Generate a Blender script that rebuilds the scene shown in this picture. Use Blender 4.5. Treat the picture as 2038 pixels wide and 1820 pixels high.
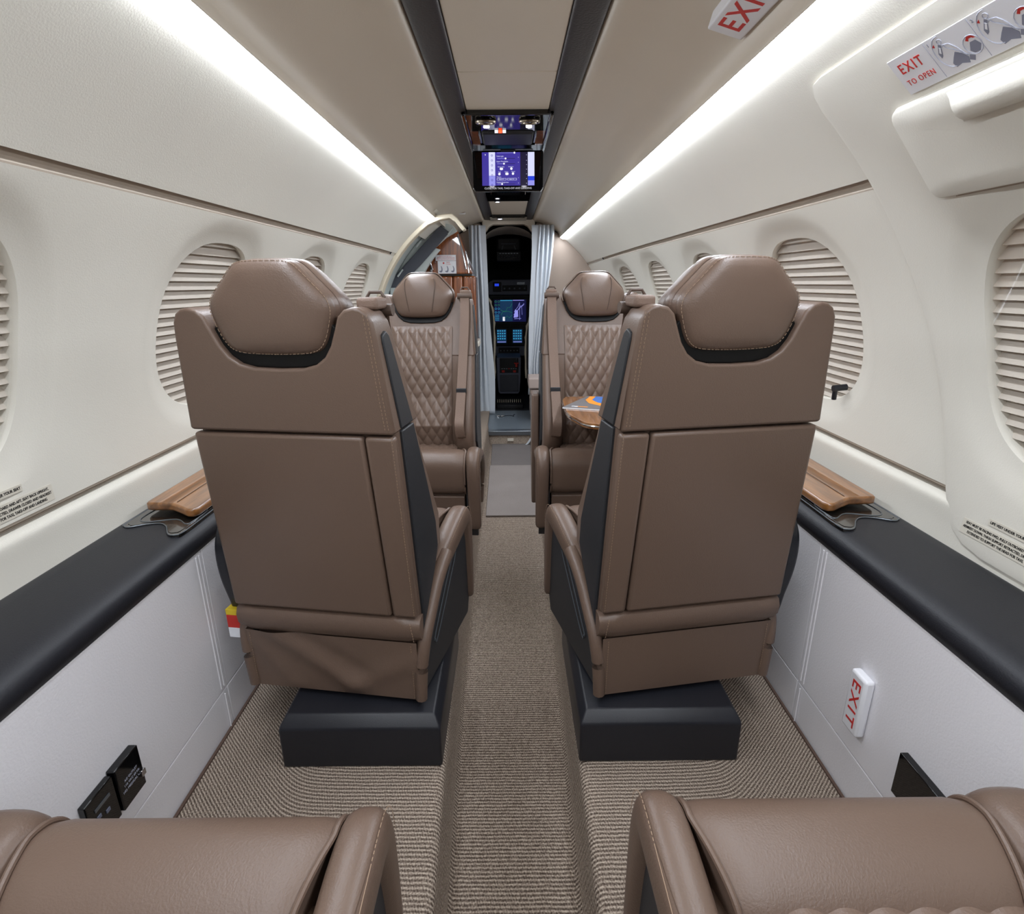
import bpy, bmesh, math, random
from mathutils import Vector, Matrix
random.seed(7)
PI = math.pi
D = bpy.data
SC = bpy.context.scene
for o in list(D.objects): D.objects.remove(o)
COL = SC.collection

# ------------------------------------------------------------------ camera, world, exposure
cd = D.cameras.new('camera'); cam = D.objects.new('camera', cd); COL.objects.link(cam)
cd.sensor_fit = 'HORIZONTAL'; cd.sensor_width = 36.0; cd.lens = 1100.0 / 2038.0 * 36.0
cd.clip_start = .02; cd.shift_x = 3.0 / 2038.0
PITCH = math.atan(345 / 1100.0)
cam.location = (0, 0, 1.0)
cam.rotation_euler = (Matrix.Rotation(PI / 2 - PITCH, 3, 'X') @ Matrix.Rotation(-.0087, 3, 'Z')).to_euler()
SC.camera = cam
w = D.worlds.new('world'); SC.world = w; w.use_nodes = True
w.node_tree.nodes['Background'].inputs[0].default_value = (.02, .025, .04, 1)
w.node_tree.nodes['Background'].inputs[1].default_value = .3
SC.view_settings.view_transform = 'Standard'; SC.view_settings.look = 'None'
SC.view_settings.gamma = 1; SC.view_settings.use_curve_mapping = False
SC.view_settings.exposure = 0.0
STRIP_POWER = 39.0
SPOT_K = .30

# ------------------------------------------------------------------ materials
def new_mat(name):
    m = D.materials.new(name); m.use_nodes = True
    return m, m.node_tree.nodes, m.node_tree.links, m.node_tree.nodes['Principled BSDF']
def lin(c):
    return tuple((x / 12.92 if x <= .04045 else ((x + .055) / 1.055) ** 2.4) for x in [v / 255 for v in c]) + (1,)
def pbr(name, rgb, rough=.5, metal=0, bump=0, scale=200, coat=0, spec=.5, var=0, detail=3, emit=None, es=1, sheen=0, tr=0):
    m, N, L, P = new_mat(name)
    P.inputs['Base Color'].default_value = lin(rgb)
    P.inputs['Roughness'].default_value = rough; P.inputs['Metallic'].default_value = metal
    P.inputs['Coat Weight'].default_value = coat; P.inputs['Coat Roughness'].default_value = .04
    P.inputs['Specular IOR Level'].default_value = spec
    P.inputs['Sheen Weight'].default_value = sheen
    P.inputs['Transmission Weight'].default_value = tr
    if bump or var:
        tc = N.new('ShaderNodeTexCoord'); nz = N.new('ShaderNodeTexNoise')
        nz.inputs['Scale'].default_value = scale; nz.inputs['Detail'].default_value = detail
        L.new(tc.outputs['Object'], nz.inputs['Vector'])
        if bump:
            b = N.new('ShaderNodeBump'); b.inputs['Strength'].default_value = bump; b.inputs['Distance'].default_value = .002
            L.new(nz.outputs[0], b.inputs['Height']); L.new(b.outputs[0], P.inputs['Normal'])
        if var:
            n2 = N.new('ShaderNodeTexNoise'); n2.inputs['Scale'].default_value = 6; L.new(tc.outputs['Object'], n2.inputs['Vector'])
            mx = N.new('ShaderNodeMix'); mx.data_type = 'RGBA'
            c = lin(rgb); mx.inputs[6].default_value = tuple(v * (1 - var) for v in c[:3]) + (1,)
            mx.inputs[7].default_value = tuple(min(1, v * (1 + var)) for v in c[:3]) + (1,)
            L.new(n2.outputs[0], mx.inputs[0]); L.new(mx.outputs[2], P.inputs['Base Color'])
    if emit:
        P.inputs['Emission Color'].default_value = lin(emit); P.inputs['Emission Strength'].default_value = es
    return m
M = {}
M['leather'] = pbr('taupe_leather', (104, 85, 73), .38, bump=.22, scale=420, spec=.5, var=.04)
M['leather2'] = pbr('taupe_leather_quilted', (111, 92, 80), .36, bump=.2, scale=420, spec=.5)
M['stitch'] = pbr('stitching_thread', (148, 124, 102), .7)
M['seam'] = pbr('dark_seam_leather', (84, 68, 58), .6)  # darker brown for seam lines and backings
M['wallskin'] = pbr('ivory_wall_skin', (219, 215, 204), .62, bump=.16, scale=330, spec=.35, var=.02)
M['wallskin2'] = pbr('ivory_trim_skin', (216, 212, 201), .6, bump=.16, scale=330, spec=.35)
M['groove'] = pbr('groove_beige', (168, 155, 140), .6)
M['white'] = pbr('white_leather_lower_wall', (234, 232, 235), .55, bump=.25, scale=260, spec=.35)
M['ceil'] = pbr('taupe_ceiling_skin', (206, 195, 178), .40, bump=.10, scale=300, spec=.5, var=.02)
M['darkstrip'] = pbr('dark_brown_leather_strip', (42, 36, 34), .45, bump=.3, scale=160)
M['ledge'] = pbr('charcoal_leather_ledge', (25, 26, 32), .5, bump=.2, scale=420, spec=.45)
M['black'] = pbr('black_satin_shroud', (31, 32, 38), .38, bump=.15, scale=700, spec=.45)
M['blackside'] = pbr('black_side_trim', (38, 40, 44), .5, bump=.1, scale=500)
M['gloss'] = pbr('gloss_black', (8, 8, 9), .07, spec=.5, coat=.15)
M['cradle'] = pbr('black_cradle', (9, 9, 10), .5, spec=.3)
M['smoke'] = pbr('smoked_gloss_tray', (28, 26, 24), .14, spec=.6, coat=.8)
M['chrome'] = pbr('polished_metal', (205, 205, 208), .12, metal=1)
M['brass'] = pbr('satin_metal_ring', (150, 140, 126), .22, metal=1)
M['metal'] = pbr('brushed_metal', (128, 134, 140), .35, metal=.8)
M['belt'] = pbr('brown_belt_webbing', (118, 97, 84), .6, bump=.5, scale=500)
M['pleat'] = pbr('window_shade_pleat', (201, 192, 180), .75)
M['reveal'] = pbr('window_reveal', (200, 194, 182), .6)
M['binding'] = pbr('brown_carpet_binding', (86, 66, 56), .8)
M['signwhite'] = pbr('white_sign_plastic', (232, 232, 236), .35)
M['signred'] = pbr('red_sign_print', (204, 52, 48), .5)
M['print'] = pbr('black_label_print', (30, 29, 28), .6)
M['label'] = pbr('cream_label_film', (212, 206, 192), .5)
M['printgrey'] = pbr('grey_figure_print', (128, 130, 146), .5)
M['printline'] = pbr('outline_print', (170, 172, 186), .5)
M['curtain'] = pbr('pale_curtain_fabric', (204, 211, 218), .75, bump=.4, scale=300, sheen=.3)
M['bulk'] = pbr('taupe_bulkhead_leather', (150, 134, 121), .5, bump=.2, scale=300)
M['doorwhite'] = pbr('door_white_paint', (190, 198, 196), .4)
M['archtrim'] = pbr('cream_arch_trim', (214, 203, 180), .5)
M['doorgrey'] = pbr('dark_grey_seal_panel', (74, 77, 86), .6)
M['cockpit'] = pbr('cockpit_dark_grey', (104, 108, 124), .55)
M['cockblack'] = pbr('cockpit_black', (17, 17, 21), .6)
M['fleece'] = pbr('cream_sheepskin', (214, 204, 182), .9, bump=1, scale=90)
M['cockleather'] = pbr('cream_cockpit_leather', (205, 192, 168), .6)
M['plate'] = pbr('grey_threshold_plate', (120, 130, 138), .4, metal=.4)
M['mat'] = pbr('grey_mat_pile', (142, 134, 130), .95, bump=.9, scale=260, var=.12)
M['mat2'] = pbr('darker_mat_pile', (112, 106, 104), .95, bump=.9, scale=260, var=.12)
M['counter'] = pbr('cream_counter', (224, 218, 204), .3)
M['seatbeige'] = pbr('beige_jump_seat', (186, 170, 162), .6)
M['yellow'] = pbr('yellow_print', (226, 196, 40), .5)
M['tagred'] = pbr('red_tag_print', (196, 44, 36), .5)
M['blue'] = pbr('sky_blue_print', (66, 118, 196), .25)
M['paperwhite'] = pbr('white_print', (236, 240, 246), .3)
M['orange'] = pbr('orange_print', (240, 150, 50), .3)
M['greyprint'] = pbr('grey_cover_print', (112, 110, 112), .3)
def glow(name, rgb, s):
    m, N, L, P = new_mat(name)
    P.inputs['Base Color'].default_value = (0, 0, 0, 1)
    P.inputs['Emission Color'].default_value = lin(rgb); P.inputs['Emission Strength'].default_value = s
    return m
M['striplight'] = glow('cove_light_diffuser', (238, 245, 255), STRIP_POWER)
M['lamp'] = glow('reading_lamp_lens', (246, 242, 255), 14)
M['lampred'] = glow('red_indicator', (255, 70, 30), 3)
M['s_purple'] = glow('screen_purple', (66, 54, 158), .95)
M['s_dark'] = glow('screen_dark', (36, 30, 60), .8)
M['s_lav'] = glow('screen_lavender', (150, 150, 236), 1.0)
M['s_pale'] = glow('screen_pale', (222, 224, 255), 1.0)
M['s_white'] = glow('screen_white', (244, 244, 255), 1.1)
M['s_blue'] = glow('screen_blue', (40, 70, 230), .9)
M['s_cyan'] = glow('screen_cyan', (60, 165, 210), .8)
M['s_green'] = glow('screen_green', (48, 130, 90), .8)
M['s_teal'] = glow('screen_teal', (20, 52, 84), .9)
M['s_map'] = glow('screen_map_blue', (150, 150, 236), .95)
M['s_night'] = glow('screen_night', (14, 16, 60), .9)
def glass():
    m, N, L, P = new_mat('window_pane_plastic')
    N.remove(P); out = N['Material Output']
    t = N.new('ShaderNodeBsdfTransparent'); g = N.new('ShaderNodeBsdfGlossy'); g.inputs['Roughness'].default_value = .02
    mx = N.new('ShaderNodeMixShader'); mx.inputs[0].default_value = .07; L.new(t.outputs[0], mx.inputs[1]); L.new(g.outputs[0], mx.inputs[2])
    L.new(mx.outputs[0], out.inputs['Surface']); return m
M['pane'] = glass()
def wood(name, c1, c2, axis=1):
    m, N, L, P = new_mat(name)
    tc = N.new('ShaderNodeTexCoord'); mp = N.new('ShaderNodeMapping')
    s = [26, 26, 26]; s[axis] = 2.2; mp.inputs['Scale'].default_value = s
    n = N.new('ShaderNodeTexNoise'); n.inputs['Scale'].default_value = 2.2; n.inputs['Detail'].default_value = 6; n.inputs['Distortion'].default_value = .6
    r = N.new('ShaderNodeValToRGB'); r.color_ramp.elements[0].color = lin(c1); r.color_ramp.elements[1].color = lin(c2)
    r.color_ramp.elements[0].position = .33; r.color_ramp.elements[1].position = .68
    L.new(tc.outputs['Object'], mp.inputs[0]); L.new(mp.outputs[0], n.inputs['Vector']); L.new(n.outputs[0], r.inputs[0]); L.new(r.outputs[0], P.inputs['Base Color'])
    P.inputs['Roughness'].default_value = .3; P.inputs['Coat Weight'].default_value = 1; P.inputs['Coat Roughness'].default_value = .03
    return m
M['wood'] = wood('glossy_walnut', (104, 64, 28), (158, 106, 58), 1)
M['woodv'] = wood('glossy_walnut_upright', (98, 46, 16), (170, 94, 42), 2)
def carpet():
    m, N, L, P = new_mat('ribbed_loop_carpet')
    def math_(op, a, b=None, clamp=False):
        n = N.new('ShaderNodeMath'); n.operation = op; n.use_clamp = clamp
        for i, v in enumerate((a, b)):
            if v is None: continue
            if isinstance(v, (int, float)): n.inputs[i].default_value = v
            else: L.new(v, n.inputs[i])
        return n.outputs[0]
    tc = N.new('ShaderNodeTexCoord'); sp = N.new('ShaderNodeSeparateXYZ'); L.new(tc.outputs['Object'], sp.inputs[0])
    ax = math_('ABSOLUTE', sp.outputs[0])
    b = math_('SUBTRACT', ax, .455)
    b2 = math_('SQRT', math_('ADD', math_('MULTIPLY', b, b), .0012))
    bend = math_('MULTIPLY', math_('ADD', b, b2), .52)
    nz = N.new('ShaderNodeTexNoise'); nz.inputs['Scale'].default_value = 26; nz.inputs['Detail'].default_value = 2; L.new(tc.outputs['Object'], nz.inputs['Vector'])
    wob = math_('MULTIPLY', math_('SUBTRACT', nz.outputs[0], .5), .0035)
    v = math_('ADD', math_('SUBTRACT', sp.outputs[1], bend), wob)
    sn = math_('SINE', math_('MULTIPLY', v, 2 * PI / .0084))
    # loops along each rib
    u = math_('ADD', sp.outputs[0], math_('MULTIPLY', sp.outputs[1], .37))
    lp = math_('SINE', math_('MULTIPLY', u, 2 * PI / .0052))
    sp2 = N.new('ShaderNodeTexNoise'); sp2.inputs['Scale'].default_value = 330; sp2.inputs['Detail'].default_value = 1; L.new(tc.outputs['Object'], sp2.inputs['Vector'])
    h = math_('ADD', math_('MULTIPLY', sn, .5), math_('MULTIPLY', lp, .13))
    f = math_('ADD', math_('ADD', math_('MULTIPLY', h, .55), .5), math_('MULTIPLY', math_('SUBTRACT', sp2.outputs[0], .5), 1.2), True)
    r = N.new('ShaderNodeValToRGB'); L.new(f, r.inputs[0])
    e = r.color_ramp.elements; e[0].color = lin((90, 77, 68)); e[0].position = .12
    e[1].color = lin((206, 191, 174)); e[1].position = .92
    k = e.new(.5); k.color = lin((146, 131, 118))
    L.new(r.outputs[0], P.inputs['Base Color']); P.inputs['Roughness'].default_value = .95; P.inputs['Specular IOR Level'].default_value = .15
    bp = N.new('ShaderNodeBump'); bp.inputs['Strength'].default_value = .8; bp.inputs['Distance'].default_value = .004
    L.new(f, bp.inputs['Height']); L.new(bp.outputs[0], P.inputs['Normal'])
    return m
M['carpet'] = carpet()

# ------------------------------------------------------------------ helpers
def tag(o, label=None, cat=None, group=None, kind=None):
    if label: o['label'] = label
    if cat: o['category'] = cat
    if group: o['group'] = group
    if kind: o['kind'] = kind
    return o
def empty(name, loc=(0, 0, 0), rz=0, **k):
    o = D.objects.new(name, None); COL.objects.link(o); o.location = loc; o.rotation_euler = (0, 0, rz)
    o.empty_display_size = .05
    return tag(o, **k)
def mesh(name, V, F, mat=None, parent=None, bevel=0, seg=2, angle=35, sub=0, sm=40, mats=None, fm=None):
    me = D.meshes.new(name); me.from_pydata([tuple(v) for v in V], [], F); me.update()
    bm = bmesh.new(); bm.from_mesh(me); bmesh.ops.recalc_face_normals(bm, faces=bm.faces); bm.to_mesh(me); bm.free()
    for p in me.polygons: p.use_smooth = True
    me.set_sharp_from_angle(angle=math.radians(sm if not bevel else 60))
    if mats:
        for mm in mats: me.materials.append(M[mm])
        for p, i in zip(me.polygons, fm): p.material_index = i
    else: me.materials.append(M[mat] if isinstance(mat, str) else mat)
    o = D.objects.new(name, me); COL.objects.link(o)
    if parent: o.parent = parent
    if bevel:
        b = o.modifiers.new('bevel', 'BEVEL'); b.width = bevel; b.segments = seg; b.limit_method = 'ANGLE'; b.angle_limit = math.radians(angle)
        b.harden_normals = False
    if sub:
        s = o.modifiers.new('subdiv', 'SUBSURF'); s.levels = sub; s.render_levels = sub
    return o
class Geo:
    def __init__(s): s.V = []; s.F = []
    def add(s, V, F):
        n = len(s.V); s.V += [tuple(v) for v in V]; s.F += [tuple(i + n for i in f) for f in F]; return s
    def box(s, x0, x1, y0, y1, z0, z1):
        return s.add([(x, y, z) for z in (z0, z1) for y in (y0, y1) for x in (x0, x1)],
                     [(0, 1, 3, 2), (4, 6, 7, 5), (0, 4, 5, 1), (2, 3, 7, 6), (0, 2, 6, 4), (1, 5, 7, 3)])
    def tube(s, P, r, n=8, closed=False, cap=True):
        P = [Vector(p) for p in P]; m = len(P); rings = []
        up = Vector((0, 0, 1))
        for i in range(m):
            if closed: t = P[(i + 1) % m] - P[i - 1]
            else: t = P[min(i + 1, m - 1)] - P[max(i - 1, 0)]
            t.normalize()
            a = t.cross(up)
            if a.length < .1: a = t.cross(Vector((0, 1, 0)))
            a.normalize(); b = t.cross(a)
            rr = r[i] if isinstance(r, (list, tuple)) else r
            rings.append([P[i] + (a * math.cos(2 * PI * k / n) + b * math.sin(2 * PI * k / n)) * rr for k in range(n)])
        V = [v for ring in rings for v in ring]; F = []
        for i in range(m if closed else m - 1):
            j = (i + 1) % m
            for k in range(n): F.append((i * n + k, i * n + (k + 1) % n, j * n + (k + 1) % n, j * n + k))
        if not closed and cap: F += [tuple(range(n)), tuple(range((m - 1) * n, m * n))[::-1]]
        return s.add(V, F)
    def disc(s, c, nrm, r, h=0.002, n=24, r2=None):
        c = Vector(c); q = Vector(nrm).normalized().to_track_quat('Z', 'Y')
        V = []
        for k in range(n): V.append(c + q @ Vector((r * math.cos(2 * PI * k / n), r * math.sin(2 * PI * k / n), 0)))
        for k in range(n): V.append(c + q @ Vector(((r2 or r) * math.cos(2 * PI * k / n), (r2 or r) * math.sin(2 * PI * k / n), h)))
        F = [tuple(range(n))[::-1], tuple(range(n, 2 * n))] + [(k, (k + 1) % n, n + (k + 1) % n, n + k) for k in range(n)]
        return s.add(V, F)
    def ring(s, c, nrm, R, r, n=28, m=8, sy=1):
        c = Vector(c); q = Vector(nrm).normalized().to_track_quat('Z', 'Y'); V = []; F = []
        for i in range(n):
            a = 2 * PI * i / n
            for k in range(m):
                b = 2 * PI * k / m
                V.append(c + q @ Vector(((R + r * math.cos(b)) * math.cos(a), (R + r * math.cos(b)) * math.sin(a) * sy, r * math.sin(b))))
        for i in range(n):
            for k in range(m): F.append((i * m + k, i * m + (k + 1) % m, ((i + 1) % n) * m + (k + 1) % m, ((i + 1) % n) * m + k))
        return s.add(V, F)
    def o(s, name, mat, parent=None, **k): return mesh(name, s.V, s.F, mat, parent, **k)
def prism(outline, f0, f1, close=True):
    """outline list of 2D; f0,f1 map 2D->3D"""
    n = len(outline); V = [f0(*p) for p in outline] + [f1(*p) for p in outline]
    F = [tuple(range(n)), tuple(range(n, 2 * n))[::-1]] + [(k, k + n, (k + 1) % n + n, (k + 1) % n) for k in range(n)]
    return Geo().add(V, F)
def grid(nu, nv, f, closed_u=False):
    V = [f(i / (nu - (0 if closed_u else 1)), j / (nv - 1)) for j in range(nv) for i in range(nu)]; F = []
    for j in range(nv - 1):
        for i in range(nu if closed_u else nu - 1):
            k = (i + 1) % nu; F.append((j * nu + i, j * nu + k, (j + 1) * nu + k, (j + 1) * nu + i))
    return Geo().add(V, F)
def loft(rings, cap=True):
    n = len(rings[0]); V = [p for r in rings for p in r]; F = []
    for j in range(len(rings) - 1):
        for i in range(n): F.append((j * n + i, j * n + (i + 1) % n, (j + 1) * n + (i + 1) % n, (j + 1) * n + i))
    if cap: F += [tuple(range(n))[::-1], tuple(range((len(rings) - 1) * n, len(rings) * n))]
    return Geo().add(V, F)
def interp(tab, x):
    if x <= tab[0][0]: return tab[0][1]
    for (a, b), (c, d) in zip(tab, tab[1:]):
        if x <= c: return b + (d - b) * (x - a) / (c - a)
    return tab[-1][1]
def spline(P, n=8, closed=False):
    P = [Vector(p) for p in P]; out = []; m = len(P)
    rng = range(m if closed else m - 1)
    for i in rng:
        g = lambda k: P[k % m] if closed else P[max(0, min(m - 1, k))]
        a, b, c, d = g(i - 1), g(i), g(i + 1), g(i + 2)
        for k in range(n):
            t = k / n
            out.append(.5 * ((2 * b) + (c - a) * t + (2 * a - 5 * b + 4 * c - d) * t * t + (3 * b - a - 3 * c + d) * t ** 3))
    if not closed: out.append(P[-1])
    return out
def rrect(w, h, r, n=5, cx=0, cy=0):
    P = []
    for sx, sy, a0 in ((1, 1, 0), (-1, 1, 90), (-1, -1, 180), (1, -1, 270)):
        for k in range(n + 1):
            a = math.radians(a0 + 90 * k / n); P.append((cx + sx * (w / 2 - r) + r * math.cos(a), cy + sy * (h / 2 - r) + r * math.sin(a)))
    return P
def text_mesh(name, body, size, fr, mat, parent=None, align='CENTER', bold=0, depth=.0002, sp=1.0, ls=1.0, fit=None):
    """fr = (origin, right, up, normal)"""
    c = D.curves.new(name, 'FONT'); c.body = body; c.size = size; c.align_x = align; c.align_y = 'CENTER'
    c.extrude = depth; c.offset = bold; c.space_character = sp; c.space_line = ls; c.resolution_u = 3
    t = D.objects.new(name, c); COL.objects.link(t); bpy.context.view_layer.update()
    me = D.meshes.new_from_object(t.evaluated_get(bpy.context.evaluated_depsgraph_get())); D.objects.remove(t)
    if fit:
        xs = [v.co.x for v in me.vertices]; k = fit / (max(xs) - min(xs))
    else: k = 1
    o_, r_, u_, n_ = [Vector(v) for v in fr]
    for v in me.vertices: v.co = o_ + r_ * (v.co.x * k) + u_ * v.co.y + n_ * (v.co.z + depth)
    me.materials.clear(); me.materials.append(M[mat]); me.name = name
    ob = D.objects.new(name, me); COL.objects.link(ob)
    if parent: ob.parent = parent
    return ob
def stitches(paths, r=.0007, L=.0036, gap=.0026):
    g = Geo()
    for P in paths:
        P = [Vector(p) for p in P]; acc = 0; pts = [P[0]]
        # resample
        seg = []
        for a, b in zip(P, P[1:]):
            d = (b - a).length
            if d < 1e-6: continue
            s = 0
            while s < d - acc:
                p = a + (b - a) * ((s + acc) / d) if acc else a + (b - a) * (s / d)
                t = (b - a).normalized(); q = p + t * L
                n = t.orthogonal().normalized() * r; m = t.cross(n)
                g.add([p + n, p + m, p - n, p - m, q + n, q + m, q - n, q - m], [(0, 1, 5, 4), (1, 2, 6, 5), (2, 3, 7, 6), (3, 0, 4, 7), (0, 3, 2, 1), (4, 5, 6, 7)])
                s += L + gap
    return g
def copy_tree(o, parent=None):
    c = o.copy(); COL.objects.link(c)
    if parent: c.parent = parent
    for ch in list(o.children): copy_tree(ch, c)
    return c

# ------------------------------------------------------------------ cabin shell
CZ, CR = .648, .872
def taper(p):
    x, y, z = p
    if y > 3.0:
        s = min(1, (y - 3.0) / 1.7) ** 1.5
        x *= 1 - .10 * s
        if z > CZ: z = CZ + (z - CZ) * (1 - .06 * s)
    return (x, y, z)
def surf(side, y, z, off=0):
    """point on the curved side wall; off>0 is outward"""
    r = CR + off; a = math.asin(max(-1, min(1, (z - CZ) / CR)))
    return taper((side * r * math.cos(a), y, CZ + r * math.sin(a)))
def frame(side, y, z, off=0):
    p = Vector(surf(side, y, z, off)); up = (Vector(surf(side, y, z + .01, off)) - Vector(surf(side, y, z - .01, off))).normalized()
    r = Vector((0, -side, 0)); return p, r, up, r.cross(up)
YA, YB = -1.15, 4.7          # aft wall, forward bulkhead
def strip_patch(side, y0, y1, z0, z1, off=0, ny=None, nz=10):
    ny = ny or max(2, int((y1 - y0) / .25) + 1)
    return grid(ny, nz, lambda u, v: surf(side, y0 + (y1 - y0) * u, z0 + (z1 - z0) * v, off))
WH, WHZ, WZ = .215, .209, .894   # window half width, half height, centre height
def super_pt(a, kx=1, kz=1, e=2.7):
    c, s = math.cos(a), math.sin(a)
    return (WH * kx * math.copysign(abs(c) ** (2 / e), c), WHZ * kz * math.copysign(abs(s) ** (2 / e), s))
def ray_poly(cx, cy, a, poly):
    dx, dy = math.cos(a), math.sin(a); best = None; n = len(poly)
    for i in range(n):
        x0, y0 = poly[i]; x1, y1 = poly[(i + 1) % n]; ex, ey = x1 - x0, y1 - y0
        det = -dx * ey + dy * ex
        if abs(det) < 1e-12: continue
        t = (-(x0 - cx) * ey + (y0 - cy) * ex) / det
        u = (dx * (y0 - cy) - dy * (x0 - cx)) / det
        if t > 0 and -1e-9 <= u <= 1 + 1e-9: best = t if best is None else max(best, t)
    return cx + dx * best, cy + dy * best
def window_ring(side, yc, outer, off_out=0, edge_drop=0, spokes=96):
    """wall patch around one window: outer polygon (y,z) to opening, soft scooped bezel, reveal"""
    angs = [2 * PI * k / spokes for k in range(spokes)]
    for p in outer:   # snap a spoke to each corner
        a = math.atan2(p[1] - WZ, p[0] - yc) % (2 * PI)
        k = min(range(spokes), key=lambda k: abs((angs[k] - a + PI) % (2 * PI) - PI)); angs[k] = a
    rings = []
    def inner(a, k):
        x, z = super_pt(0); # find super-ellipse point along the same direction
        c, s = math.cos(a), math.sin(a); e = 2.7
        rr = (abs(c / (WH * k)) ** e + abs(s / (WHZ * k)) ** e) ** (-1 / e)
        return yc + rr * c, WZ + rr * s
    outs = [ray_poly(yc, WZ, a, outer) for a in angs]
    if edge_drop: rings.append([surf(side, y, z, off_out + edge_drop) for y, z in outs])
    rings.append([surf(side, y, z, off_out + (.003 if edge_drop else 0)) for y, z in outs])
    if edge_drop:
        rings.append([surf(side, y + (yc - y) * .03, z + (WZ - z) * .03, off_out) for y, z in outs])
    for k, sc, of in ((0, .5, 0), (1, 1.30, 0), (2, 1.22, .002), (3, 1.14, .007), (4, 1.06, .011), (5, 1.0, .013), (6, .99, .016), (7, .985, .020), (8, .985, .040)):
        ring = []
        for a, (oy, oz) in zip(angs, outs):
            iy, iz = inner(a, 1.30)
            # do not run over the outer edge
            do = math.hypot(oy - yc, oz - WZ); di = math.hypot(iy - yc, iz - WZ)
            i1 = inner(a, 1.0); d1 = math.hypot(i1[0] - yc, i1[1] - WZ)
            dmax = min(di, do - (.03 if edge_drop else .004))
            if k == 0: d = dmax + (do - dmax) * .5; dd = 0
            elif sc >= 1: d = d1 + (dmax - d1) * (sc - 1) / .30; dd = of
            else: d = d1 * sc; dd = of
            ring.append(surf(side, yc + d * math.cos(a), WZ + d * math.sin(a), off_out + dd))
        rings.append(ring)
    return loft(rings, cap=False)

def make_wall(side, nm):
    W = empty('wall_' + nm, kind='structure')
    yend = YB
    end_groove = 3.42 if side < 0 else 4.1
    # lower vertical wall: baseboard + seamed panels (children: panel)
    X = .672
    sg = side
    # upper panel
    g = grid(24, 14, lambda u, v: surf(sg, YA + ((3.56 if sg < 0 else YB) - YA) * u, 1.186 + (1.372 - 1.186) * v, -.004))
    g.o('upper_panel', 'wallskin', W)
    a, b = YA, end_groove
    # groove between panels: shelf and recess
    def gr(u, v):
        pts = [(1.1865, -.004), (1.1850, .005), (1.1735, .006), (1.1700, -.0025), (1.166, -.0038)]
        k = v * 4; i = min(3, int(k)); f = k - i
        z = pts[i][0] + (pts[i + 1][0] - pts[i][0]) * f; o_ = pts[i][1] + (pts[i + 1][1] - pts[i][1]) * f
        return surf(sg, a + (b - a) * u, z, o_)
    grid(22, 5, gr).o('panel_groove', 'groove', W)
    # continue plain skin ahead of the groove
    strip_patch(sg, b, 3.56 if sg < 0 else YB, 1.16, 1.192, 0, nz=3).o('upper_panel', 'wallskin', W)
    # lower groove + trim
    def lg(u, v):
        pts = [(.612, -.004), (.604, -.002), (.603, .012), (.5945, .012), (.5940, .010), (.5935, .008)]
        k = v * 5; i = min(4, int(k)); f = k - i
        z = pts[i][0] + (pts[i + 1][0] - pts[i][0]) * f; o_ = pts[i][1] + (pts[i + 1][1] - pts[i][1]) * f
        return surf(sg, YA + ((3.5 if sg < 0 else YB) - YA) * u, z, o_)
    grid(22, 6, lg).o('panel_groove', 'groove', W)
    tp_ = [(p.x, p.y) for p in spline([(.5945, .011, 0), (.592, .001, 0), (.587, -.007, 0), (.579, -.0115, 0), (.565, -.011, 0), (.54, -.008, 0), (.496, -.004, 0)], 3)]
    grid(22, len(tp_), lambda u, v: surf(sg, YA + ((3.5 if sg < 0 else YB) - YA) * u, tp_[round(v * (len(tp_) - 1))][0], tp_[round(v * (len(tp_) - 1))][1])).o('lower_trim', 'wallskin2', W, sm=70)
    # window panels
    wc = [-.03, .748 if sg < 0 else .770, 1.57, 2.30, 3.06] + ([3.76] if sg > 0 else [])
    y_first = YA if sg < 0 else .965
    yl = 3.5 if sg < 0 else YB
    edges = []
    mids = [(p + q) / 2 for p, q in zip(wc, wc[1:])]
    lo = [y_first] + mids; hi = mids + [yl]
    zt, zb = 1.168, .6095
    for i, yc in enumerate(wc):
        if sg > 0 and yc < .9: continue
        y0, y1 = lo[i], hi[i]
        if sg > 0 and i == 2: y0 = y_first
        outer = [(y1, zb), (y1, zt), (y0, zt), (y0, zb)]
        if sg > 0 and i == 2: outer = [(y1, zb), (y1, zt), (1.10, zt), (1.065, .9), (1.0, zb)]
        nn = 14; op = []
        for (p, q) in zip(outer, outer[1:] + outer[:1]):
            for k in range(nn): op.append((p[0] + (q[0] - p[0]) * k / nn, p[1] + (q[1] - p[1]) * k / nn))
        window_ring(sg, yc, op, -.004).o('window_panel', 'wallskin', W)
    # lower vertical wall
    S = lambda x: sg * x
    seams = [YA, -.60, -.02, .53, 1.083, 1.86, 2.64, 3.42, YB] if True else []
    for y0, y1 in zip(seams, seams[1:]):
        if y0 in (-.60, -.02, .53): continue
        y1_ = y1
        if y0 == YA: y1_ = 1.083
        for z0, z1, xx, nmz in ((.104, .455, .672, 'lower_panel'), (-.02, .1015, .672, 'skirting_panel')):
            g = Geo(); g.box(min(S(xx), S(xx + .03)), max(S(xx), S(xx + .03)), y0 + .0012, y1_ - .0012, z0, z1)
            g.o(nmz, 'white', W, bevel=.0012, seg=2)
        # narrow welt strips beside the seam
        if y1_ < YB:
            for k in (-.012, -.024):
                g = Geo(); g.tube([(S(.6715), y1_ + k, .112), (S(.6715), y1_ + k, .448)], .0016, 6)
                g.o('seam_welt', 'white', W)
            g = Geo(); g.tube([(S(.6685), y1_ - .02, .0), (S(.6685), y1_ - .02, .096)], .0016, 6); g.o('seam_welt', 'white', W)
    Geo().box(min(S(.70), S(.72)), max(S(.70), S(.72)), YA, YB, -.03, .46).o('backing', 'seam', W)
    return W, wc
WL, wcL = make_wall(-1, 'left')
WR, wcR = make_wall(1, 'right')

strip_patch(-1, 3.45, YB, 1.30, 1.415, .004, nz=8).o('upper_panel', 'wallskin', WL)
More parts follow.
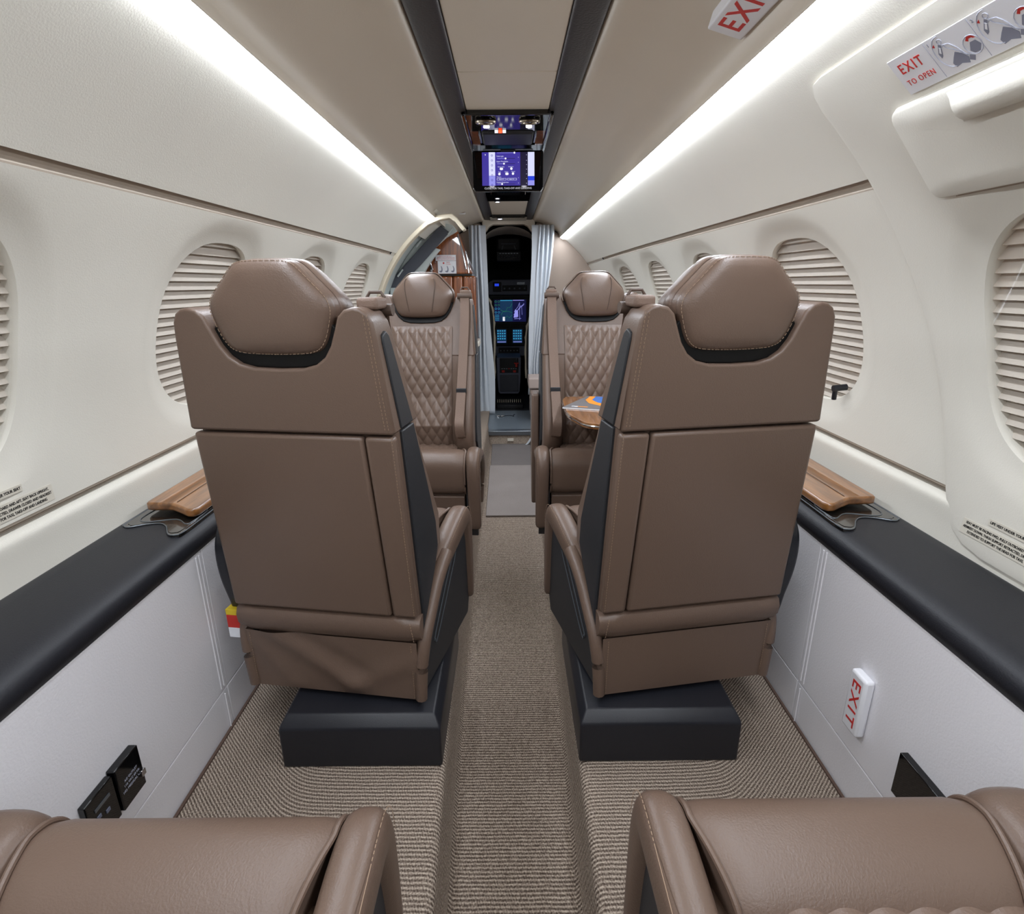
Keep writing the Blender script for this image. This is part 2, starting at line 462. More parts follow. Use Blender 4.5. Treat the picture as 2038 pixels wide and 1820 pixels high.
# exit hatch (right wall, aft)
HO = [(-.10, 1.336), (.80, 1.336), (1.085, 1.336), (1.115, 1.333), (1.135, 1.320), (1.146, 1.300), (1.150, 1.25), (1.148, 1.18), (1.140, 1.07), (1.127, 1.0), (1.107, .90), (1.082, .79),
      (1.055, .694), (1.025, .606), (1.005, .565), (.98, .538), (.95, .522), (.90, .514), (.5, .513), (-.10, .513)]
hatch = empty('door_1', kind='structure'); tag(hatch, 'ivory emergency exit hatch in the right wall around the nearest window', 'hatch')
del hatch['category']; del hatch['label']
op = []
for p, q in zip(HO, HO[1:] + HO[:1]):
    n = max(1, int(math.hypot(q[0] - p[0], q[1] - p[1]) / .06))
    for k in range(n): op.append((p[0] + (q[0] - p[0]) * k / n, p[1] + (q[1] - p[1]) * k / n))
window_ring(1, .770, op, -.012, edge_drop=.02, spokes=160).o('hatch_panel', 'wallskin', hatch)
# handle cover door on the hatch
CO = rrect(.345, .127, .020, 5, .8275, 1.2015)
cover = empty('handle_cover'); tag(cover, 'ivory flap over the emergency exit handle, high on the right wall', 'panel')
n = len(CO); cy_, cz_ = .83, 1.20
rings = [[surf(1, cy_ + (y - cy_) * k, cz_ + (z - cz_) * k2, o_) for y, z in CO] for k, k2, o_ in ((1.012, 1.03, -.011), (1, 1, -.014), (.992, .985, -.021), (.97, .95, -.0235), (.6, .6, -.0235), (.3, .3, -.0235), (.002, .002, -.0235))]
loft(rings, cap=False).o('flap', 'wallskin', cover)
r2 = [[surf(1, cy_ + (y - cy_) * k, cz_ + (z - cz_) * k2, -.0125) for y, z in CO] for k, k2 in ((1.028, 1.07), (.99, .98))]
loft(r2, cap=False).o('flap_gap', 'groove', cover)
g = grid(20, 8, lambda u, v: surf(1, .872 - .2 * u, 1.262 - .036 * v, -.024 - .020 * math.sin(PI * min(1, v * 1.02)) ** .5 * min(1, u * 12)))
g.o('pull_lip', 'wallskin', cover)

# windows (structure): reveal backing, pleated shade, pane
def make_window(idx, side, yc, hatch_off=0):
    W = empty('window_%d' % idx, kind='structure')
    o0 = hatch_off
    N = 48
    # pane
    rings = [[surf(side, yc + super_pt(2 * PI * k / N)[0] * s * .985, WZ + super_pt(2 * PI * k / N)[1] * s * .985, o0 + .020) for k in range(N)] for s in (1, .66, .33, .01)]
    loft(rings, cap=False).o('pane', 'pane', W)
    rings = [[surf(side, yc + super_pt(2 * PI * k / N)[0] * s * 1.05, WZ + super_pt(2 * PI * k / N)[1] * s * 1.05, o0 + .043) for k in range(N)] for s in (1, .66, .33, .01)]
    loft(rings, cap=False).o('shade_backing', 'groove', W)
    NP = 20; dz = 2 * WHZ / NP
    for i in range(NP):
        z1 = WZ - WHZ + i * dz; zm = z1 + dz * .55; z2 = z1 + dz
        t = abs((z1 + dz / 2 - WZ) / WHZ); hw = WH * (1 - min(1, t) ** 2.7) ** (1 / 2.7) + .012
        a = surf(side, yc, z1, o0 + .058); g = Geo()
        V = []
        for yy in (yc - hw, yc + hw):
            V += [surf(side, yy, z1, o0 + .038), surf(side, yy, z1 + dz * .30, o0 + .024), surf(side, yy, z2, o0 + .038), surf(side, yy, z1 + dz * .34, o0 + .028)]
        g.add(V, [(0, 1, 5, 4), (1, 2, 6, 5), (2, 3, 7, 6), (3, 0, 4, 7), (0, 3, 2, 1), (4, 5, 6, 7)])
        g.o('pleat', 'pleat', W, sm=20)
    return W
k = 1
for yc in wcL: make_window(k, -1, yc, -.004); k += 1
WINR = {}
for yc in wcR:
    if yc < 0: continue
    WINR[yc] = make_window(k, 1, yc, -.012 if yc < .9 else -.004); k += 1
# small shade catch on the second right window
W2 = WINR[1.57]
p, r_, u_, n_ = frame(1, 1.425, .735, .008)
g = Geo(); g.tube([p, p + n_ * .034], .0085, 12); g.tube([p + n_ * .028, p + n_ * .028 - u_ * .03 - r_ * .004], .006, 10)
g.o('shade_catch', 'black', W2)

# ledges (armrest rails)
def make_ledge(side, nm):
    def sec(y):
        return [(.674, .455), (.668, .470), (.672, .488), (.690, .4995), (.72, .5045), (.80, .505), (.862, .5), (.866, .455)]
    ys = [YA, 0, 1, 2, 3, 3.5] if side < 0 else [YA, 0, 1, 2, 3, 3.6, 4.1, YB]
    rings = []
    for y in ys: rings.append([taper((side * x, y, z)) for x, z in [(v[0], v[1]) for v in spline([(a, b, 0) for a, b in sec(y)], 3)]])
    o = loft(rings).o('armrest_ledge', 'ledge', None, sm=60)
    o.parent = WL if side < 0 else WR; o['label'] = 'charcoal leather armrest ledge'
    return o
make_ledge(-1, 'left'); make_ledge(1, 'right')

# wood table lid + gloss tray in ledges
def make_tray(side, y0, nm, lab1, lab2):
    T = empty('cup_tray', (0, y0, 0)); tag(T, lab1, 'tray')
    S = lambda x: side * x
    P = spline([(.836, -.125, 0), (.822, -.132, 0), (.795, -.118, 0), (.765, -.113, 0), (.742, -.13, 0), (.716, -.168, 0), (.698, -.172, 0), (.689, -.15, 0), (.689, 0, 0), (.689, .5, 0), (.70, .51, 0), (.83, .51, 0), (.842, .5, 0), (.842, 0, 0), (.842, -.11, 0)], 4, True)
    out = [(p.x, p.y) for p in P]
    prism(out, lambda x, y: (S(x), y, .500), lambda x, y: (S(x), y, .5075)).o('tray_rim', 'smoke', T, bevel=.0012)
    g = Geo(); g.tube([(S(x), y, .5075) for x, y in out], .0013, 6, closed=True); g.o('rim_edge', 'metal', T)
    inn = [(.765 + (x - .765) * .9, -.03 + (y + .03) * .93) for x, y in out]
    prism(inn, lambda x, y: (S(x), y, .5065), lambda x, y: (S(x), y, .5085)).o('tray_floor', 'smoke', T)
    dish = spline([(.822, -.085, 0), (.80, -.108, 0), (.74, -.095, 0), (.705, -.12, 0), (.697, -.10, 0), (.70, -.04, 0), (.74, -.02, 0), (.81, -.02, 0)], 5, True)
    g = Geo(); g.tube([(S(p.x), p.y, .509) for p in dish], .0011, 6, closed=True); g.o('dish_edge', 'metal', T)
    # wooden lid
    Lr = empty('table_lid', (0, y0, 0)); tag(Lr, lab2, 'table lid')
    PO = [(.826, -.052), (.823, -.062), (.81, -.066), (.762, -.068), (.735, -.085), (.712, -.098), (.698, -.095), (.693, -.08), (.693, .49), (.826, .49)]
    def tz(x): return .536 if x > .735 else .536 - (.735 - x) * .12
    prism(PO, lambda x, y: (S(x), y, tz(x) - .019), lambda x, y: (S(x), y, tz(x))).o('lid_board', 'wood', Lr, bevel=.005, seg=3)
    Geo().box(min(S(.752), S(.7535)), max(S(.752), S(.7535)), -.06, .48, .5359, .5366).o('lid_seam', 'seam', Lr)
make_tray(-1, 1.222, 'left', 'gloss black cup tray in the left ledge beside the nearer left seat', 'glossy wooden table lid on the left ledge beside the seat')
make_tray(1, 1.222, 'right', 'gloss black cup tray in the right ledge beside the nearer right seat', 'glossy wooden table lid on the right ledge beside the seat')

# floor: platforms, aisle steps
def aisleL(y): return interp([(-1, -.130), (.65, -.136), (.94, -.147), (1.48, -.165), (2.3, -.172), (4.2, -.172)], y)
def aisleR(y): return interp([(-1, .137), (.65, .140), (.94, .144), (1.48, .156), (2.3, .172), (4.2, .19)], y)
FL = empty('floor', kind='structure')
ys = [YA + .15 * i for i in range(int((4.02 - YA) / .15) + 1)] + [4.02]
def floor_strip(side, fn):
    rings = []
    for y in ys:
        e = abs(fn(y)); q = .02
        prof = [(.70, 0), (.60, 0), (.5, 0), (.4, 0), (e + .03, 0)] + [(e + q - q * math.sin(a) , -q + q * math.cos(a)) for a in [PI / 2 * t / 5 for t in range(1, 6)]] + [(e - .006, -.08), (e - .012, -.138), (e - .02, -.150)]
        rings.append([taper((side * x, y, z)) for x, z in prof])
    n = len(rings[0]); V = [p for r in rings for p in r]; F = []
    for j in range(len(rings) - 1):
        for i in range(n - 1): F.append((j * n + i, j * n + i + 1, (j + 1) * n + i + 1, (j + 1) * n + i))
    mesh('raised_platform', V, F, 'carpet', FL, sm=60)
floor_strip(-1, aisleL); floor_strip(1, aisleR)
g = grid(2, 20, lambda u, v: (-.17 + .36 * u, YA + (4.0 - YA) * v, -.150)); g.o('aisle_carpet', 'carpet', FL)
for s in (-1, 1):
    Geo().box(min(s * .6635, s * .6695), max(s * .6635, s * .6695), YA, 4.0, 0, .004).o('carpet_binding', 'binding', FL)
# aft wall behind the camera
aft = Geo(); aft.box(-.9, .9, YA - .03, YA, -.2, 1.6); tag(aft.o('wall_back', 'wallskin'), kind='structure')

# ceiling
CE = empty('ceiling', kind='structure')
def cpt(side, x, y):
    z = 1.5
    return taper((side * x, y, z))
for s in (-1, 1):
    # soft rolled bead next to the dark strip then the panel
    prof = spline([(.206, 1.530, 0), (.213, 1.517, 0), (.225, 1.511, 0), (.25, 1.508, 0), (.30, 1.494, 0), (.355, 1.471, 0), (.40, 1.449, 0), (.427, 1.428, 0), (.437, 1.405, 0), (.4385, 1.388, 0), (.4400, 1.3815, 0), (.443, 1.383, 0), (.444, 1.392, 0)], 4)
    g = grid(26, len(prof), lambda u, v: taper((s * prof[round(v * (len(prof) - 1))].x, YA + (YB - YA) * u, prof[round(v * (len(prof) - 1))].y)))
    g.o('ceiling_panel', 'ceil', CE, sm=70)
    # dark leather strip
    prof2 = spline([(.132, 1.534, 0), (.134, 1.5245, 0), (.146, 1.5205, 0), (.17, 1.519, 0), (.193, 1.5195, 0), (.203, 1.523, 0), (.206, 1.534, 0)], 3)
    g = grid(26, len(prof2), lambda u, v: taper((s * prof2[round(v * (len(prof2) - 1))].x, YA + (YB - YA) * u, prof2[round(v * (len(prof2) - 1))].y)))
    g.o('dark_strip', 'darkstrip', CE, sm=70)
Geo().add([(-.25, YA, 1.56), (.25, YA, 1.56), (.25, 5, 1.56), (-.25, 5, 1.56)], [(0, 1, 2, 3)]).o('ceiling_backing', 'seam', CE)
for y0, y1 in ((YA, -.02), (-.017, .83), (.833, 1.672), (1.675, 2.10), (3.84, 4.42)):
    g = Geo(); a, b = .1315, .1315
    V = [taper((x, y, z)) for z in (1.527, 1.54) for y in (y0, y1) for x in (-a, b)]
    g.add(V, [(0, 1, 3, 2), (4, 6, 7, 5), (0, 4, 5, 1), (2, 3, 7, 6), (0, 2, 6, 4), (1, 5, 7, 3)]).o('centre_panel', 'ceil', CE, bevel=.003)
# dark fill at the strips' forward end
# cove lights
for s, nm, y1 in ((-1, 'left', 3.50), (1, 'right', YB - .10)):
    prof = [(.4405, 1.3825), (.447, 1.3765), (.4545, 1.3715), (.464, 1.3675), (.474, 1.3655), (.482, 1.3665), (.4865, 1.3705)]
    g = grid(24, 7, lambda u, v: taper((s * prof[round(v * 6)][0], YA + (y1 - YA) * u, prof[round(v * 6)][1])))
    L_ = empty('cove_light'); tag(L_, 'bright white strip light in the cove along the %s side of the ceiling' % nm, 'strip light')
    g.o('diffuser', 'striplight', L_)
    prof3 = [(.488, 1.3715), (.492, 1.377), (.493, 1.410)]
    grid(24, 3, lambda u, v: taper((s * prof3[round(v * 2)][0], YA + (y1 - YA) * u, prof3[round(v * 2)][1]))).o('cove_side', 'wallskin', L_)
    # housing behind the strip keeps the ceiling void dark
    prof4 = [(.444, 1.392), (.47, 1.413), (.494, 1.411)]
    grid(24, 3, lambda u, v: taper((s * prof4[round(v * 2)][0], YA + (y1 - YA) * u, prof4[round(v * 2)][1]))).o('housing', 'seam', L_)

# ------------------------------------------------------------------ seats
def yr(z): return -.19 - .055 * (z - .35) / .6
TH = [(.28, .05), (.35, .15), (.42, .215), (.50, .225), (.60, .180), (.75, .122), (.96, .062)]
def yw(z): return yr(z) + interp(TH, z)
def hwid(z): return interp([(.28, .200), (.35, .2045), (.745, .198), (.96, .181)], z)
QW, QH = .036, .062
def quilt(x, z, amp=.0062):
    a = x / QW + z / QH; b = x / QW - z / QH
    return amp * (abs(math.sin(PI * a)) * abs(math.sin(PI * b))) ** .48

def make_seat(ai, full=True, folds=False, belt=True):
    """ai=+1: aisle side is local +x. Local frame: +y is the way the sitter faces, origin on the floor."""
    T = empty('cabin_seat')
    A = lambda x: ai * x
    # ---- backrest body
    rings = []
    zs = [.275, .285, .30, .35, .42, .50, .60, .68, .748]
    for z in zs:
        h = hwid(z) - .004; a = yr(z) + .008; f = yw(z); c = f - interp([(.28, 0), (.42, .075), (.6, .045), (.70, .012), (.748, .003)], z)
        k = 1 if z > .276 else .97
        P = [(-h, a + .01), (-h + .006, a + .002), (-h + .02, a), (0, a), (h - .02, a), (h - .006, a + .002), (h, a + .01), (h, (a + f) / 2), (h - .001, f - .018), (h - .008, f - .004), (h - .022, f), (h - .045, f - .004), (.135, c + (f - c) * .5), (.118, c), (0, c), (-.118, c), (-.135, c + (f - c) * .5), (-h + .045, f - .004), (-h + .022, f), (-h + .008, f - .004), (-h + .001, f - .018), (-h, (a + f) / 2)]
        rings.append([(x * k, y, z) for x, y in P])
    loft(rings).o('backrest', 'leather', T, sm=50)
    # ---- upper panel with headrest notch (rear and shoulders)
    half = [(.0, .863), (.045, .8645), (.070, .871), (.088, .884), (.101, .903), (.112, .930), (.120, .951), (.132, .962), (.148, .966), (.160, .964), (.172, .956), (.1795, .941), (.183, .915), (.197, .752), (.195, .747)]
    out = half + [(-x, z) for x, z in half[::-1][:-1]]
    def up0(x, z): return (x, yr(z) - .012, z)
    def up1(x, z): return (x, yw(z) - .004, z)
    prism(out, up0, up1).o('upper_back_panel', 'leather', T, bevel=.011, seg=4, angle=50)
    # ---- lower rear panels
    def slab(pts, d0, d1, nm, b=.007, mat='leather'):
        return prism([(A(x), z) for x, z in pts], lambda x, z: (x, yr(z) + d0, z), lambda x, z: (x, yr(z) + d1, z)).o(nm, mat, T, bevel=b, seg=3)
    slab([(-.2015, .352), (.148, .352), (.136, .742), (-.1945, .742)], -.011, .012, 'rear_panel')
    slab([(.1505, .352), (.2015, .352), (.1945, .742), (.1385, .742)], -.011, .012, 'side_strip')
    g = Geo()
    # lower roll
    rr = []
    for i in range(15):
        x = -.205 + .41 * i / 14; e = abs(x) / .205; q = .006 * max(0, (e - .9) / .1)
        zz = (.348, .344, .33, .31, .292, .284, .282)
        yy = (-.186, -.198, -.2035, -.2015, -.194, -.185, -.170)
        rr.append([(A(x * .995), y + q, z + (q * .6 if z < .3 else -q * .6)) for y, z in zip(yy, zz)] + [(A(x * .995), -.13, .284), (A(x * .995), -.13, .346)])
    loft(rr).o('lower_roll', 'leather', T, sm=50)
    # ---- skirt
    fold = lambda x, z: 0
    if folds:
        def fold(x, z):
            t = (.285 - z) / .145
            return .010 * math.sin(t * PI) * (math.sin(9 + x * 24 + t * 3.2) * math.exp(-((x + .05) / .13) ** 2)) + .006 * math.exp(-((x - .02 + t * .10) / .025) ** 2) * math.sin(t * PI)
    def sk(u, v):
        x = -.193 + .386 * u; z = .287 - .147 * v
        return (A(x), -.192 + .005 * v - fold(x, z), z)
    g = grid(40, 16, sk)
    g2 = grid(3, 16, lambda u, v: (A(-.193), -.192 + .005 * v + .09 * u, .287 - .147 * v)); g.add(g2.V, g2.F)
    g.add([(-.193, -.187, .140), (.193, -.187, .140), (.193, .15, .140), (-.193, .15, .140)], [(0, 1, 2, 3)])
    g.o('skirt', 'leather', T, sm=60)
    # ---- side trims (both sides)
    for sd in (1, -1):
        up = [(yr(.752) + .020, .752), (yr(.90) + .008, .908), (yr(.92) + .011, .920), (yr(.92) + .028, .926), (yr(.92) + .040, .918), (yr(.90) + .046, .902), (yr(.752) + .086, .752)]
        lo_ = [(yr(.30) + .012, .300), (yr(.34) + .020, .345), (yr(.6) + .022, .6), (yr(.748) + .022, .748), (yr(.748) + .086, .748), (yr(.6) + .132, .6), (yr(.5) + .160, .5), (yr(.44) + .158, .44), (yr(.40) + .120, .40), (yr(.34) + .050, .34)]
        for pl, nm in ((up, 'upper_side_trim'), (lo_, 'side_trim')):
            prism(pl, lambda y, z: (sd * (hwid(z) - .010), y, z), lambda y, z: (sd * (hwid(z) + .0025), y, z)).o(nm, 'blackside', T, bevel=.0025)
    # ---- headrest
    H0 = [(0, 1.042), (.030, 1.0415), (.047, 1.039), (.060, 1.031), (.080, 1.010), (.099, .990), (.108, .977), (.1115, .962), (.108, .944), (.099, .918), (.088, .900), (.074, .891), (.05, .887), (0, .8855)]
    H = H0 + [(-x, z) for x, z in H0[::-1][1:-1]]
    H = [(p.x, p.y) for p in spline([(x, z, 0) for x, z in H], 3, True)]
    rings = []
    for y, kx, kz, zc in ((-.2645, .003, .003, .965), (-.2643, .25, .25, .965), (-.2635, .5, .5, .965), (-.2615, .72, .72, .965), (-.258, .87, .88, .964), (-.252, .955, .96, .963), (-.245, .985, .988, .963), (-.2400, 1.0, 1.0, .963), (-.2385, .988, .988, .963), (-.2365, 1.0, 1.0, .963), (-.215, 1.01, 1.0, .962), (-.185, 1.0, .985, .960), (-.165, .985, .97, .958), (-.150, .95, .94, .956), (-.141, .89, .88, .955), (-.135, .80, .80, .954), (-.130, .62, .62, .954), (-.1275, .35, .35, .954), (-.127, .003, .003, .954)):
        rings.append([(x * kx, y + (z - .963) * kz * -.06, zc + (z - .963) * kz) for x, z in H])
    hd = loft(rings).o('headrest', 'leather', T, sm=180)
    # strap band over the headrest + liner
    band = []
    for y0 in (-.222, -.219, -.196, -.193):
        k = 1.022 if y0 in (-.219, -.196) else 1.0
        band.append([(x * k * 1.008, y0 + (z - .96) * -.06, .963 + (z - .963) * k * 1.004) for x, z in H])
    b_ = loft(band, cap=False).o('strap_band', 'leather', hd, sm=60)
    LP = [(.113, .930), (.103, .903), (.090, .884), (.071, .8695), (.045, .8635), (0, .862)]
    LP = LP + [(-x, z) for x, z in LP[::-1][1:]] + [(-.09, .955), (.09, .955)]
    prism(LP, lambda x, z: (x, yr(z) + .0, z), lambda x, z: (x, yw(z) - .002, z)).o('headrest_cradle', 'cradle', T, bevel=.003)
    # headrest seams front
    KY = [(.003, -.127), (.35, -.1275), (.62, -.130), (.80, -.135), (.88, -.141), (.94, -.150), (.97, -.165), (.985, -.185), (1.0, -.215)]
    def fy(x, z):
        a = math.atan2(z - .957, x); hx, hz = ray_poly(0, .963, a, H); k = math.hypot(x, z - .957) / math.hypot(hx, hz - .963)
        return interp(KY, k) + (z - .96) * -.06 + .0012
    for s in (-1, 1):
        g = Geo(); P = [(s * x, fy(s * x, z), z) for x, z in ((.050, 1.020), (.055, 1.008), (.0545, .985), (.050, .955), (.045, .925), (.041, .905))]
        g.tube(spline(P, 5), .0013, 6); g.o('headrest_seam', 'seam', hd)
    # ---- quilted front of back
    def qf(u, v):
        x = -.112 + .224 * u; z = .40 + .452 * v
        y = yw(z) - interp([(.28, 0), (.42, .075), (.6, .045), (.70, .012), (.748, .002), (.9, .001)], z)
        e = min(1, min(u, 1 - u) * 14, min(v, 1 - v) * 22)
        # rounded upper corners
        return (x, y + .002 + (quilt(x, z) + .004) * e, z)
    grid(110, 180, qf).o('quilted_back', 'leather2', T, sm=180)
    # ---- seat pan, cushion, roll, bolsters
    def czt(y): return interp([(-.15, .415), (.05, .425), (.11, .435)], y)
    def qc(u, v):
        x = -.128 + .256 * u; y = -.12 + .192 * v
        e = min(1, min(u, 1 - u) * 12, min(v, 1 - v) * 14)
        return (x * (1 + .08 * v), y, czt(y) - .008 * max(0, v - .85) / .15 + (quilt(x, y + .01, .0045) + .003) * e)
    grid(90, 70, qc).o('quilted_cushion', 'leather2', T, sm=180)
    # front roll
    prof = [(.038, .385), (.044, .415), (.062, .436), (.088, .448), (.115, .453), (.140, .452), (.160, .443), (.175, .425), (.181, .40), (.181, .36), (.178, .330), (.165, .312), (.145, .305), (.07, .31)]
    prof = [(p.x, p.y) for p in spline([(a, b, 0) for a, b in prof], 3)]
    rings = []
    for i in range(17):
        t = i / 16; x = A(-.135 + .318 * t); e = max(0, abs(t - .5) * 2 - .90) / .10
        sc = 1 - .05 * e * e
        rings.append([((x) * (1 - .10 * max(0, (.13 - y) / .06) * (1 if y < .13 else 0)), .13 + (y - .13) * sc, .38 + (z - .38) * sc) for y, z in prof])
    roll = loft(rings).o('thigh_roll', 'leather', T, sm=60)
    # roll edge welts
    g = Geo()
    for s, xx in ((-1, -.1355), (1, .1835)):
        g = Geo(); P = [(A(xx) * (1 - .10 * max(0, (.13 - y) / .06)), .13 + (y - .13) * .985, .38 + (z - .38) * .985) for y, z in prof[3:37]]
        g.tube(P, .0035, 8); g.o('roll_welt', 'leather', roll)
    # bolsters
    def bolster(sd, aisle):
        # path along y of (y, ztop, halfwidth)
        pth = [(-.125, .338, .010), (-.11, .352, .016), (-.07, .388, .023), (-.01, .425, .026), (.07, .455, .027), (.13, .464, .0265), (.165, .456, .026), (.186, .430, .025), (.193, .39, .024), (.193, .34, .023), (.190, .27, .022), (.186, .20, .021), (.182, .178, .020)]
        if not aisle: pth = [(a, b, c * 1.9) for a, b, c in pth]
        xo = [(-.175, .202), (-.08, .212), (.0, .228), (.1, .236), (.19, .236)]
        rings = []; m = len(pth)
        for i in range(m):
            y, z, hw_ = pth[i]; a = pth[max(0, i - 1)]; b = pth[min(m - 1, i + 1)]
            t = Vector((0, b[0] - a[0], b[1] - a[1])).normalized(); nrm = Vector((0, -t.z, t.y))   # outward-up normal
            o_ = interp(xo, y); xc = o_ - hw_
            th = interp([(0, .024), (4, .034), (7, .030), (12, .012)], i)
            ring = []
            for k in range(20):
                an = 2 * PI * k / 20; cx_ = math.copysign(abs(math.cos(an)) ** .75, math.cos(an)); sy_ = math.copysign(abs(math.sin(an)) ** .75, math.sin(an))
                c = Vector((sd * (xc + hw_ * cx_), y, z)) + nrm * (th * (sy_ - 1)); ring.append(tuple(c))
            rings.append(ring)
        # smooth interpolate
        R2 = []
        for i in range(len(rings)):
            R2.append(rings[i])
            if i < len(rings) - 1:
                pass
        bo = loft(R2).o('bolster', 'leather', T, sub=1, sm=180)
        # stitched edge
        st = []
        for off in (-.009,):
            st.append([(sd * (interp(xo, y) + off * .55), y + 0, z - .0035 + (0 if off < -.01 else -.003)) for y, z, hw_ in pth[2:9]])
        tag(stitches([spline([Vector(p) for p in q], 5) for q in st], r=.0005).o('stitching', 'stitch', bo), kind='stuff')
        return bo
    bolster(A(1), True); bolster(A(-1), False)
    # inner seat bucket under cushion
    Geo().box(-.19, .19, -.16, .10, .16, .405).o('seat_bucket', 'leather', T, bevel=.01)
    # side panels: dark, with recline handle
    for sd in (A(1), A(-1)):
        PP = [(-.165, .145), (-.172, .28), (-.13, .318), (-.06, .378), (.0, .405), (.10, .43), (.168, .42), (.170, .20), (.150, .145)]
        prism(PP, lambda y, z: (sd * .186, y, z), lambda y, z: (sd * interp([(-.17, .197), (0, .215), (.17, .224)], y), y, z)).o('side_panel', 'blackside', T, bevel=.003)
        # leather edge along the rear of the side
        P = [(sd * .194, -.184, .142), (sd * .197, -.184, .20), (sd * .201, -.180, .25), (sd * .204, -.168, .285), (sd * .207, -.14, .320), (sd * .210, -.08, .372), (sd * .214, -.01, .405)]
        g = Geo(); g.tube(spline(P, 4), [.013 + .004 * k / 24 for k in range(25)], 10); g.o('side_piping', 'leather', T)
        hl = Geo(); xs = sd * .2115
        P = [(-.10, .235), (-.085, .232), (.02, .338), (.055, .372), (.050, .386), (.035, .385), (-.095, .252)]
        P = spline([(sd * (interp([(-.17, .198), (0, .2155), (.17, .2245)], y) + .001), y, z) for y, z in P], 4, True)
        hl.tube(P, .0014, 6, closed=True); hl.o('recline_handle', 'metal', T)
    # front kick panel with notched drawer
    zt = .300
    PK = [(-.133, .150), (.180, .150), (.180, zt), (.045, zt), (.035, zt - .008), (.025, zt - .020), (.012, zt - .025), (-.012, zt - .025), (-.025, zt - .020), (-.035, zt - .008), (-.045, zt), (-.133, zt)]
    prism(PK, lambda x, z: (A(x), .14, z), lambda x, z: (A(x), .168 - (zt - z) * .06, z)).o('drawer_front', 'leather', T, bevel=.004, seg=3)
    Geo().box(-.180, .180, .10, .155, .150, .315).o('drawer_box', 'seam', T)
    # stitching on the back
    st = []
    Zs = [.36 + .38 * i / 20 for i in range(21)]
    e = .0085
    for s, zz in ((1, Zs),):
        st.append([(A(hwid(z) - .008), yr(z) - .0113, z) for z in Zs])
    st.append([(A(hwid(z) - .010), yr(z) - .0123, z) for z in [.757 + .195 * i / 14 for i in range(15)]])
    st.append([(A(hwid(z) - .0165), yr(z) - .0123, z) for z in [.757 + .195 * i / 14 for i in range(15)]])
    st.append([(A(.186), -.2035 + .0, .340), (A(.190), -.2055, .320), (A(.192), -.2035, .30)])
    st.append([(A(.181), -.1935, .28), (A(.181), -.190, .146)]); st.append([(A(-.184), -.1935, .28), (A(-.184), -.190, .146)])
    tag(stitches(st, r=.0006).o('stitching', 'stitch', T), kind='stuff')
    hs = []
    for kx, kz, y in ((.965, .968, -.2520), (.93, .935, -.2545)):
        hs.append([(x * kx, y + (z - .96) * -.06, .963 + (z - .963) * kz) for x, z in H + H[:1]])
    tag(stitches(hs[:1], r=.0006).o('stitching', 'stitch', hd), kind='stuff')
    # ---- shoulder belt on aisle side
    bg = Geo(); x0 = A(.158)
    zg = .955; yg = yw(.955)
    bg.box(x0 - .019, x0 + .019, yg - .040, yg + .010, .960, .980)
    gd = bg.o('belt_guide', 'belt', T, bevel=.006, seg=3)
    g = Geo(); g.tube([(x0 - .027, yg + .012, .958), (x0 + .027, yg + .012, .958)], .0105, 12); g.o('guide_roller', 'seam', gd)
    g = Geo(); g.tube([(x0 - .016, yg + .004, .979), (x0 - .010, yg + .004, .988), (x0 + .010, yg + .004, .988), (x0 + .016, yg + .004, .979)], .003, 8); g.o('guide_loop', 'seam', gd)
    if belt:
        B = [(x0, yg + .018, .955), (x0, yg + .022, .93), (x0 * 1.0, yw(.85) + .010, .85), (x0 * .98, yw(.75) + .010, .75), (x0 * .965, yw(.65) + .010, .65), (x0 * .95, yw(.55) + .011, .56), (x0 * .95, yw(.5) + .012, .52), (x0 * .97, yw(.47) + .006, .478), (x0 * 1.02, yw(.46) - .004, .468)]
        B = spline(B, 6); V = []; F = []
        for i, p in enumerate(B):
            tw = .35 * max(0, (i / (len(B) - 1)) - .8) * 5
            wd = Vector((math.cos(tw), -math.sin(tw) * ai, 0)) * .0165
            V += [p - wd, p + wd, p + wd + Vector((0, .0018, 0)), p - wd + Vector((0, .0018, 0))]
        for i in range(len(B) - 1):
            for k in range(4): F.append((i * 4 + k, i * 4 + (k + 1) % 4, i * 4 + 4 + (k + 1) % 4, i * 4 + 4 + k))
        bl = Geo().add(V, F).o('shoulder_belt', 'belt', T, sm=50)
        zc = .63; g = Geo(); g.box(A(.152) - .0185, A(.152) + .0185, yw(zc) + .007, yw(zc) + .0155, zc - .008, zc + .010); g.o('belt_slider', 'blackside', bl, bevel=.002)
        g = Geo(); g.box(A(.16) - .010, A(.16) + .010, yg + .020, yg + .026, .90, .925); g.o('belt_tongue', 'metal', bl, bevel=.002)
    return T
def add_pedestal(T, cx, y0, y1, w, rz, h=.125, loc=None):
    # pedestal is not turned with the seat: undo the seat's yaw
    V = Geo(); c = .024
    x0, x1 = cx - w / 2, cx + w / 2
    P0 = [(x0, y0), (x1, y0), (x1, y1), (x0, y1)]
    q = .006
    rings = [[(x0, y0, 0), (x1, y0, 0), (x1, y1, 0), (x0, y1, 0)],
             [(x0 - .0, y0, h - c), (x1, y0, h - c), (x1, y1, h - c), (x0, y1, h - c)],
             [(x0 + .014, y0 + .02, h), (x1 - .014, y0 + .02, h), (x1 - .014, y1 - .02, h), (x0 + .014, y1 - .02, h)]]
    mat_ = (Matrix.Translation(Vector(loc)) @ Matrix.Rotation(rz, 4, 'Z')).inverted()
    rings = [[tuple(mat_ @ Vector(p)) for p in r] for r in rings]
    return loft(rings).o('pedestal', 'black', T, bevel=.005, seg=3, angle=20)

